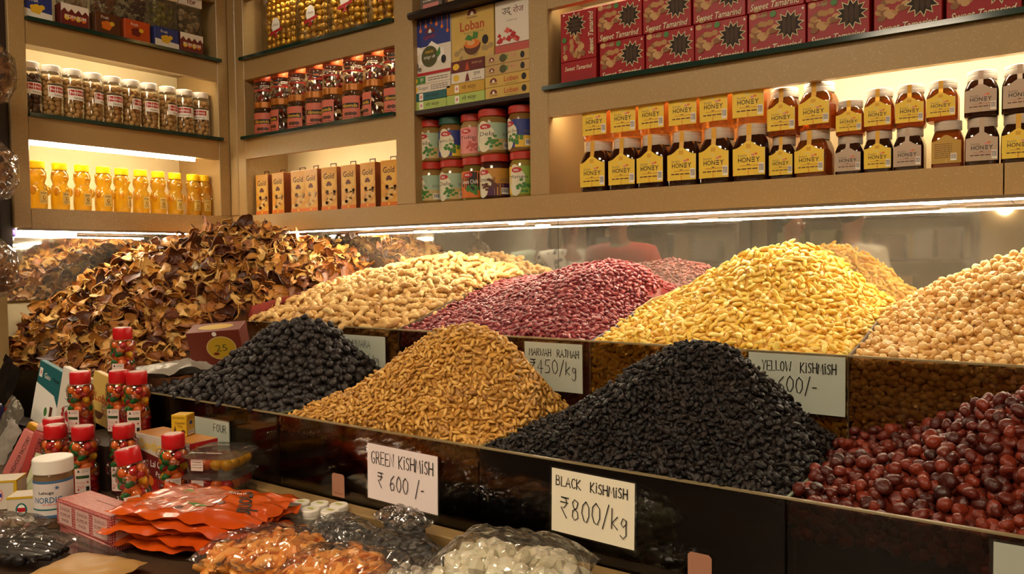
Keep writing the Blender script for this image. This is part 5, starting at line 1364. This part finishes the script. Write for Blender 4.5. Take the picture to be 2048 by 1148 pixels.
t = thing('paper_slip', 'pale green printed slip leaning beside the incense packet', 'paper', (.668, -.972, FZ), 0, None, rot=(-.25, .25, .7)); MB().box(-.014, .014, -.0006, .0006, .003, .085).obj('paper', mat('pale_green_paper', '#b7b890', .6), t); a = Art(); a.text('dhoop sticks', 0, .04, .007, GREY, w=.06, ang=70); a.obj('lettering', t, (0, -.0006, 0))
# boxes leaning against the tray
def lean_box(x, z, w, h, ang, m, label, draw, y=-.775, d=.016, cat='box'):
    t = thing('incense_box', label, cat, (x, y, z), 0, 'incense boxes leaning on the tray', rot=(-.10, ang, 0)); carton(t, w, d, h, m); a = Art(); draw(a); a.obj('print', t, (0, -d / 2, 0))
def d1(a):
    a.poly([(-.07, 0), (.07, 0), (.07, .05), (.03, .09), (-.07, .10)], WHITE); a.rect(-.062, .118, -.046, .142, WHITE); a.ell(-.054, .130, .004, .006, PINK, 10); a.text('Gau', -.018, .128, .014, WHITE); a.text('Dhoop', .028, .128, .012, BLACK, w=.034); a.ell(.0, .04, .008, .012, GRN, 12); a.rect(.02, .03, .034, .06, BRN)
def d2(a):
    a.text('Oudh', -.01, .105, .016, BLACK, shear=.3, w=.045); a.text('Rose', .026, .100, .014, MAR, shear=.3, w=.03); a.lines(-.03, .03, .078, .084, 1, GREY, .002)
    for q in range(12):
        rr = random.Random(q + 60); u, v = rr.uniform(-.035, .035), rr.uniform(.026, .06); a.poly([(u - .008, v), (u, v + .010), (u + .008, v + .002), (u + .002, v - .007)], RED)
    a.rect(-.06, .004, .06, .02, RED)
def d3(a):
    brandmark(a, .015, .092, .012); a.text('Loban', .0, .062, .020, mat('rust_print'), w=.075, bold=.015); a.ell(-.01, .03, .02, .018, BRN, 16, 180, 360)
lean_box(.315, 1.034, .14, .158, .20, mat('teal_carton'), 'teal and white incense box leaning against the dried slices', d1, y=-.782)
lean_box(.455, 1.034, .125, .155, .18, mat('white_carton'), 'white incense box with red petals leaning behind the orange bear jar', d2, y=-.79)
lean_box(.585, 1.068, .12, .118, .16, LOB, 'straw coloured Loban box leaning behind the bear jars', d3, y=-.772)
# foil and film packets at the far left
def pillow(w, l, h, seed, nx=22, ny=16, crk=.004, flat=.08):
    """A sealed bag: two skins meeting at a thin crimped edge."""
    r = np.random.default_rng(seed); ph = r.uniform(0, 6.28, 10); fr = r.uniform(3, 9, 10); dr = r.uniform(0, 6.28, 10)
    def crinkle(u, v):
        return sum(math.sin((u * math.cos(dr[i]) + v * math.sin(dr[i])) * fr[i] * 2.2 + ph[i]) for i in range(10)) / 5
    mb = MB(); V = []; F = []
    for side in (1, -1):
        for i in range(nx + 1):
            for j in range(ny + 1):
                u, v = -1 + 2 * i / nx, -1 + 2 * j / ny
                e = max(0, 1 - abs(u) ** 3.5) ** .6 * max(0, 1 - max(0, (abs(v) - flat) / (1 - flat)) ** 3.0) ** .7
                z = side * h / 2 * e * (1 + .15 * crinkle(u, v + side)) + crk * crinkle(u * 1.3 + 3, v * 1.3) * (.4 + .6 * (1 - e))
                V.append((u * w / 2 * (1 - .05 * e) + crk * .6 * crinkle(v, u), v * l / 2 + crk * .5 * crinkle(v + 5, u), z + h * .62 + crk))
    o = (nx + 1) * (ny + 1)
    for i in range(nx):
        for j in range(ny):
            a, b, c, d = i * (ny + 1) + j, (i + 1) * (ny + 1) + j, (i + 1) * (ny + 1) + j + 1, i * (ny + 1) + j + 1
            F += [(a, b, c, d), (a + o, d + o, c + o, b + o)]
    mb.add(V, F); return mb
def lumps(w, l, h, n, size, seed, mats_, flatk=.6, seg=(7, 5)):
    mb = MB(); r = random.Random(seed)
    for i in range(n):
        u, v = r.uniform(-.9, .9), r.uniform(-.86, .86); e = (1 - abs(u) ** 4) * (1 - abs(v) ** 4)
        z = h / 2 + r.uniform(-.40, .42) * h * e ** .7; s = size * r.uniform(.7, 1.25)
        z = max(z, s * max(flatk, .6) + .002)
        mb.ell((u * w / 2 * .92, v * l / 2 * .92, z), (s, s * r.uniform(.5, .8), s * flatk), seg[0], seg[1], r.randrange(len(mats_)), Euler((r.random() * 6, r.uniform(-.5, .5), r.random() * 6)).to_matrix())
    return mb
def clear_bag(name, label, loc, rz, w, l, h, n, size, mats_, seed, cat='bag', tilt=(0, 0), film=None, flatk=.6):
    t = thing(name, label, cat, loc, 0, None, rot=(tilt[0], tilt[1], rz))
    o = lumps(w, l, h, n, size, seed, mats_, flatk, (5, 4) if name == 'sugar_bag' else (7, 5)).obj('contents', mats_, t, 25 if name == 'sugar_bag' else 60); o['kind'] = 'stuff'
    pillow(w, l, h * 1.08, seed).obj('film', film or FILM, t, 70)
    return t
GRY = [mat('grey_fruit_a', '#3d3c3a', .5), mat('grey_fruit_b', '#565350', .5)]
MANGO = [mat('mango_a', '#e8923a', .4, sss=.2), mat('mango_b', '#eda650', .4, sss=.2)]
SUGAR = [mat('sugar_a', '#e6dfc8', .3, sss=.3), mat('sugar_b', '#d8d0b4', .3, sss=.3)]
clear_bag('dried_fruit_bag', 'clear bag of grey dried fruit beside the white tubs', (1.480, -.822, FZ), -.30, .165, .09, .042, 360, .0085, GRY, 1)
clear_bag('dried_fruit_bag', 'clear bag of grey dried fruit nearer the white sugar bag', (1.625, -.838, FZ), -.4, .19, .10, .048, 420, .0085, GRY, 2)
clear_bag('dried_fruit_bag', 'small clear bag of grey dried fruit tucked against the wooden rail', (1.575, -.785, FZ + .040), -.2, .10, .055, .03, 80, .007, GRY, 3)
clear_bag('mango_bag', 'clear bag of orange dried mango, left one at the bottom edge', (1.435, -.945, FZ), .45, .19, .14, .05, 330, .017, MANGO, 4, flatk=.28)
clear_bag('mango_bag', 'clear bag of orange dried mango, right one at the bottom edge', (1.585, -.925, FZ), .35, .17, .12, .045, 300, .017, MANGO, 5, flatk=.28)
clear_bag('sugar_bag', 'large clear bag of white sugar crystals below the black kishmish card', (1.835, -.848, FZ), .2, .21, .15, .085, 640, .0155, SUGAR, 6, flatk=.7)
clear_bag('sugar_bag', 'bag of fine white sugar between mango and sugar crystals', (1.715, -.905, FZ), .1, .14, .10, .045, 160, .010, [mat('fine_white', '#ded3c2', .6)], 7, flatk=.8)
clear_bag('sugar_bag', 'small clear bag at the bottom edge right of the sugar crystals', (1.975, -.79, FZ), -.2, .11, .08, .035, 60, .009, [mat('tan_bits', '#9a7a55', .5), SUGAR[0]], 8)
clear_bag('black_fruit_bag', 'clear bag of long black pods at the bottom left', (1.065, -1.155, FZ + .004), .5, .17, .085, .035, 8, .012, [mat('black_pod', '#1c1512', .35)], 9)
tb_ = [o for o in bpy.data.objects if o.name.startswith('black_fruit_bag')][-1]
for k in range(4):
    MB().tube([(-.075, -.026 + k * .017, .016), (-.02, -.022 + k * .015, .022), (.04, -.024 + k * .016, .02), (.078, -.02 + k * .012, .014)], [.006, .009, .009, .005], 8).obj('black_pod', mat('black_pod'), tb_, 60)
t = thing('flour_packet', 'tan packet lying at the bottom edge before the pink carton', 'packet', (1.235, -1.125, FZ), .3); pillow(.14, .10, .024, 12, crk=.002).obj('packet', mat('tan_packet', '#a8804a', .45), t, 70)
clear_bag('pale_film_bag', 'crumpled clear bag of pale pieces at the lower left corner', (.93, -1.13, FZ), .4, .15, .10, .035, 50, .010, [mat('pale_bits', '#8d7458', .5), mat('rose_bits', '#8c5f4c', .5)], 13)
# clear box under the pink cartons' front
t = thing('flat_clear_box', 'flat clear plastic box before the pink dotted carton', 'box', (1.135, -1.072, FZ), 0); MB().cbox(-.085, .085, -.018, .018, 0, .018, .003).obj('box', CLAM, t)
# orange bags of sweets
ORB = mat('orange_foil', '#d2560f', .22, coat=.5, var=(7, '#b8400a')); 
for k, (x, y, rz, w, l) in enumerate([(1.235, -.94, .30, .27, .155), (1.25, -.935, .12, .27, .16), (1.22, -.94, .5, .26, .155), (1.25, -.93, .25, .27, .165), (1.245, -.925, .40, .275, .17)]):
    z = FZ + k * .0122
    t = thing('orange_sweet_bag', ['lowest', 'second lowest', 'middle', 'second from the top', 'topmost'][k] + ' orange foil sweet bag in the pile', 'bag', (x, y, z), 0, 'orange sweet bags', rot=(0, .02 * (k - 2), rz))
    pb = pillow(w, l, .019, 20 + k, 34, 24, .0062, .1).obj('bag', ORB, t, 70)
    if k == 4:
        # printed window and lettering follow the upper skin
        tree = BVHTree.FromPolygons([v.co for v in pb.data.vertices], [p.vertices for p in pb.data.polygons])
        def drape(a, name):
            vs = []
            for u, l_, v in a.mb.v:
                hit = tree.ray_cast(Vector((u, v, .2)), Vector((0, 0, -1)))
                vs.append((u, v, (hit[0].z if hit[0] is not None else .012) + l_ + .0006))
            me = bpy.data.meshes.new(name); me.from_pydata(vs, [], a.mb.f)
            for m in a.mats: me.materials.append(m)
            me.polygons.foreach_set('material_index', a.mb.m); me.update(); return link(name, me, t)
        a = Art(); PW = mat('pink_window_film', '#c98a78', .15, coat=.6, var=(60, '#b5624a'))
        pts = []; fs = []; N_ = 14
        for i in range(N_ + 1):
            for j in range(9):
                pts.append((-.10 + .125 * i / N_, -.06 + .12 * j / 8 + .006 * math.sin(i)))
        for i in range(N_):
            for j in range(8):
                fs.append((i * 9 + j, (i + 1) * 9 + j, (i + 1) * 9 + j + 1, i * 9 + j + 1))
        a.raw(pts, fs, PW)
        for (u, v) in ((-.06, .03), (-.05, .02), (-.005, -.03), (.008, -.035)):
            a.poly([(u - .014, v - .004), (u, v + .005), (u + .016, v), (u + .002, v - .006)], GRN)
        for (u, v) in ((.035, -.012), (-.02, -.05), (.045, .055)):
            a.ell(u, v, .008, .006, BRN, 10)
        a.text('monds', .078, .0, .034, BLACK, w=.10, bold=.012, ang=-62, shear=.2)
        a.text('Salad', .03, .045, .010, WHITE, w=.03, ang=20)
        drape(a, 'print')
# brown box with yellow oval between slices and black berries
t = thing('brown_carton', 'brown carton with yellow oval emblem between slices and black berries', 'carton', (.668, -.50, 1.198), 0, None, rot=(.30, -.07, .62)); w, d, h = .135, .06, .092
carton(t, w, d, h, mat('rust_brown_carton', '#6d2a18', .5)); a = Art(); a.ell(.015, .045, .038, .032, TANP, 24); a.ell(.015, .045, .035, .029, mat('mustard_oval', '#b8931e', .5), 24); a.text('25', .015, .045, .018, mat('olive_emblem'), w=.03); a.ell(.0, .03, .008, .004, MAR, 10); a.obj('front_print', t, (0, -d / 2, 0))
a = Art(); a.ell(0, 0, .045, .018, mat('mustard_oval'), 22); a.obj('top_print', t, mtx=Matrix.Translation((0, 0, h + .0001)) @ Matrix.Rotation(-HALF, 4, 'X'))
MB().lathe([(.006, 0), (.006, .0004)], 10).obj('tape', WHITE, t, mtx=Matrix.Translation((.004, -d / 2 - .0006, h - .008)) @ Matrix.Rotation(HALF, 4, 'X'))
# silvery plastic sheet over the tray wall
t = thing('plastic_sheet', 'crumpled silvery plastic sheet between the slices and the black berries', 'sheet', (.628, -.53, 1.152), 1.45); pillow(.34, .10, .036, 31, 24, 12, .009).obj('sheet', mat('silvery_plastic', '#9a9286', .25, spec=.7, bump=(40, .6, .01)), t, 70)
# dark packets at the far left
for k, (x, y, z, w, l, rot, m, lab) in enumerate([(.115, -.80, 1.10, .10, .20, (1.35, .5, .0), mat('black_film', '#17120f', .18), 'black glossy packet leaning at the left edge under the slices'), (.235, -.835, 1.02, .075, .18, (1.35, .45, .0), mat('silver_foil', '#8f8778', .25, metal=.6, bump=(50, .7, .01)), 'silver foil packet leaning beside the teal incense box'), (.185, -.825, 1.015, .025, .17, (1.35, .35, 0), mat('red_film', '#8a140f', .25), 'narrow red packet leaning beside the silver foil packet'), (.10, -.83, 1.02, .09, .15, (1.3, .4, .1), mat('violet_film', '#1f1a33', .2), 'dark violet packet leaning at the left edge'), (.335, -.875, 1.005, .06, .13, (1.3, .5, .0), mat('grey_wrap', '#8e857a', .4), 'grey paper packet leaning before the incense boxes'), (.42, -.86, 1.01, .05, .10, (1.3, -.3, .0), mat('brown_wrap_packet', '#5d3420', .4), 'brown and gold packet half hidden behind the incense packets')]):
    t = thing('foil_packet', lab, 'packet', (x, y, z), 0, 'packets leaning at the left', rot=rot); pillow(w, l, .014, 40 + k, 14, 20, .004).obj('packet', m, t, 70)
# bags of dried slices hanging at the left edge
for k, (x, y, z, rx) in enumerate([(.15, -.835, 1.955, .075), (.155, -.85, 1.70, .085), (.16, -.85, 1.445, .075)]):
    t = thing('hanging_bag', ['topmost', 'middle', 'lowest'][k] + ' clear bag of dried slices hanging at the left edge', 'bag', (x, y, z), 0, 'hanging bags of dried slices')
    mb = MB(); r = random.Random(k + 90); g = slices(5)
    for i in range(90):
        a_ = r.random() * 6.28; zz = r.uniform(-.055, .035); q = rx * .8 * math.sqrt(max(.05, 1 - (zz / .075) ** 2)) * r.uniform(.5, 1)
        v, f = g[r.randrange(5)]; Rm = Euler((r.random() * 6, r.random() * 6, r.random() * 6)).to_matrix()
        mb.add([tuple(Rm @ Vector(p) + Vector((q * math.cos(a_), q * math.sin(a_), zz))) for p in v * .8], [tuple(t_) for t_ in f])
    o = mb.obj('dried_slices', mat('bagged_slice', '#a87640', .5, var=(40, '#744420')), t, 60); o['kind'] = 'stuff'
    MB().lathe([(.01, -.085), (rx * .7, -.075), (rx, -.035), (rx, .01), (rx * .88, .042), (rx * .55, .07), (.016, .09), (.010, .10), (.026, .118), (.034, .135)], 30, mod=lambda a, z: 1 + .07 * math.sin(a * 5 + z * 60) + .05 * math.sin(a * 9 - z * 90)).obj('film', FILM, t, 70)
    MB().tube([(0, 0, .10), (0, 0, .172 if k else .995)], .0015, 6).obj('tie_string', mat('string', '#b5a27c', .8), t)

# ------------------------------------------------------------------ the shop behind the camera, seen in the mirror
def skin(name, chain, m, parent, sub=2):
    """chain: list of (index of parent joint or -1, position, radius x, radius y)."""
    me = bpy.data.meshes.new(name); me.from_pydata([c[1] for c in chain], [(c[0], i) for i, c in enumerate(chain) if c[0] >= 0], [])
    me.materials.append(m); o = link(name, me, parent)
    md = o.modifiers.new('skin', 'SKIN'); md.use_smooth_shade = True
    for i, c in enumerate(chain):
        sv = me.skin_vertices[0].data[i]; sv.radius = (c[2], c[3]); sv.use_root = i == 0
    sb = o.modifiers.new('smooth', 'SUBSURF'); sb.levels = sub; sb.render_levels = sub
    return o
SKIN = mat('skin_tone', '#7a4c33', .55); HAIR = mat('dark_hair', '#120d0b', .5)
def person(loc, rz, label, shirt, lower, bend=0.0, arm=(0, 0), dress=False):
    t = thing('person', label, 'person', loc, rz); b = bend
    def y(z):
        return -max(0, z - .95) * math.sin(b)
    def P(x, yy, z):
        return (x, yy + y(z), .95 + (z - .95) * math.cos(b) if z > .95 else z)
    body = [(-1, P(0, 0, .98), .13, .10), (0, P(0, 0, 1.2), .13, .09), (1, P(0, 0, 1.42), .15, .09), (2, P(0, 0, 1.54), .05, .05), (3, P(0, -.01, 1.60), .06, .07), (4, P(0, -.015, 1.70), .078, .095), (5, P(0, -.005, 1.79), .055, .07)]
    for s in (-1, 1):
        n = len(body)
        body += [(2, P(s * .19, 0, 1.45), .05, .05), (n, P(s * .23, .0, 1.18), .04, .04), (n + 1, P(s * .22, -.16 - arm[s > 0], 1.02 + arm[s > 0]), .03, .03), (n + 2, P(s * .20, -.24 - arm[s > 0], 1.02 + arm[s > 0]), .028, .016)]
        h = n + 3
        for q in range(4):
            body.append((h, P(s * .20 + (q - 1.5) * .016, -.31 - arm[s > 0] - (.008 if q in (1, 2) else 0), 1.01 + arm[s > 0]), .008, .008))
        body.append((n + 2, P(s * .20 - s * .035, -.26 - arm[s > 0], 1.03 + arm[s > 0]), .009, .009))
        n = len(body)
        body += [(0, (s * .10, 0, .90), .085, .085), (n, (s * .11, -.01, .5), .055, .06), (n + 1, (s * .11, .01, .09), .035, .04), (n + 2, (s * .11, -.10, .04), .035, .028)]
    skin('body', body, SKIN, t)
    sh = [(-1, P(0, 0, .95), .165, .13), (0, P(0, 0, 1.2), .16, .115), (1, P(0, 0, 1.42), .185, .115), (2, P(0, 0, 1.52), .075, .07)]
    for s in (-1, 1):
        n = len(sh); sh += [(2, P(s * .20, 0, 1.45), .075, .075), (n, P(s * .235, 0, 1.25), .065, .065)]
    skin('shirt', sh, shirt, t)
    if dress:
        MB().lathe([(.20, .35), (.18, .7), (.155, .98)], 20, mod=lambda a, z: 1 + .05 * math.sin(a * 7)).obj('skirt', lower, t, 60)
    else:
        tr = [(-1, (0, 0, .98), .16, .12)]
        for s in (-1, 1):
            n = len(tr); tr += [(0, (s * .10, 0, .88), .10, .10), (n, (s * .11, -.01, .5), .075, .078), (n + 1, (s * .11, .01, .10), .06, .065)]
        skin('trousers', tr, lower, t)
    hx, hy, hz = P(0, .005, 1.73)
    MB().ell((hx, hy + .02, hz + .02), (.088, .10, .095), 16, 10).obj('hair', HAIR, t, 60)
    for s in (-1, 1):
        fx, fy, fz = P(s * .032, -.098, 1.70); MB().ell((fx, fy, fz), (.014, .006, .008), 8, 6).obj('eye', mat('eye_white', '#d8d0c4', .3), t, 60)
    fx, fy, fz = P(0, -.112, 1.67); MB().ell((fx, fy, fz), (.014, .016, .022), 8, 6).obj('nose', SKIN, t, 60)
    fx, fy, fz = P(0, -.1, 1.63); MB().ell((fx, fy, fz), (.026, .008, .008), 8, 6).obj('mouth', mat('lip_tone', '#7a3a30', .5), t, 60)
    return t
FLOR = mat('floral_cotton', '#d3d2c9', .7, var=(22, '#3f4448', .52, .60))
person((-.02, -2.75, 0.05), 3.0, 'person in a red shirt bending over goods, seen in the mirror', mat('red_cotton', '#a8281c', .7), mat('dark_trousers', '#1c1a1e', .7), bend=.35)
person((-.62, -2.95, 0.0), 2.4, 'person in a white floral top, seen in the mirror', FLOR, mat('pale_trousers', '#8f8a7c', .7), arm=(.1, .25))
person((-1.05, -3.2, 0.0), 2.6, 'person in a pale mint dress, seen in the mirror', mat('mint_cotton', '#a3b5a4', .7), mat('mint_cotton'), dress=True)
person((1.22, -3.6, 0.0), .4, 'person in a white kurta facing away, seen in the mirror', mat('white_cotton', '#c6bca8', .7), mat('white_cotton'), arm=(.15, 0))
person((.62, -4.3, 0.0), 2.0, 'person in a beige shirt further back, seen in the mirror', mat('beige_cotton', '#a8977c', .7), mat('dark_trousers'), arm=(0, .2))
# racks along the rear wall
RW = mat('rack_wood', '#4a3626', .6)
for k, (x0, lab) in enumerate([(-2.6, 'dark rack of goods on the rear wall at the far side'), (-.3, 'dark rack of goods in the middle of the rear wall'), (2.2, 'dark rack of goods on the rear wall behind the aisle')]):
    t = thing('rear_rack', lab, 'rack', (x0, -6.98, 0))
    for x in (0, 1.94):
        MB().box(x, x + .05, 0, .4, 0, 2.3).obj('upright', RW, t)
    for z in (.5, .95, 1.4, 1.85, 2.28):
        MB().box(.051, 1.939, 0, .4, z - .03, z).obj('shelf', RW, t)
    r = random.Random(k)
    for z in (.95, 1.4):
        x = .1; nth = 0
        while x < 1.7:
            w = r.uniform(.16, .30); h = r.uniform(.16, .36)
            c = r.randrange(5); o = thing('rack_carton', '%s carton, %s along the %s shelf of the %s rear rack' % (['tan', 'dull red', 'grey', 'olive', 'brown'][c], ORD[nth], 'lower' if z < 1 else 'upper', ['far', 'middle', 'aisle'][k]), 'carton', (x0 + x + w / 2, -6.75, z + .002), 0, 'cartons on the rear racks')
            MB().cbox(-w / 2, w / 2, -.12, .12, 0, h, .003).obj('carton_body', mat('rack_c%d' % c, ['#8a6c44', '#7a2f24', '#77706a', '#6f6a3a', '#553a28'][c], .6), o)
            x += w + r.uniform(.02, .1); nth += 1
t = thing('wall_lamp', 'small warm wall lamp on the rear wall', 'light', (1.9, -6.98, 1.95)); MB().lathe([(.03, 0), (.05, .02), (.05, .05)], 16).obj('bracket', RW, t, 40); MB().ell((0, .02, -.06), (.07, .07, .07), 16, 10).obj('globe', lamp_mat('globe_glow', (1, .8, .5), 12), t, 60)

# prints and labels belong to the face they are on
BODY = ('carton', 'jar_body', 'bottle_body', 'tub_body', 'clear_box', 'printed_base', 'bag', 'paper', 'card', 'sleeve', 'tray', 'carton_body')
for o in list(bpy.data.objects):
    if o.parent is not None and o.parent.parent is None and o.type == 'MESH':
        n = o.name.split('.')[0]
        if n in ('print', 'label', 'front_print', 'side_print', 'top_print', 'lettering', 'sticker', 'lid_sticker'):
            sib = {c.name.split('.')[0]: c for c in o.parent.children}
            want = ('lid',) if n in ('lid_sticker',) or (n == 'sticker' and 'tub_body' in sib) else BODY
            for w in want:
                if w in sib:
                    o.parent = sib[w]; break
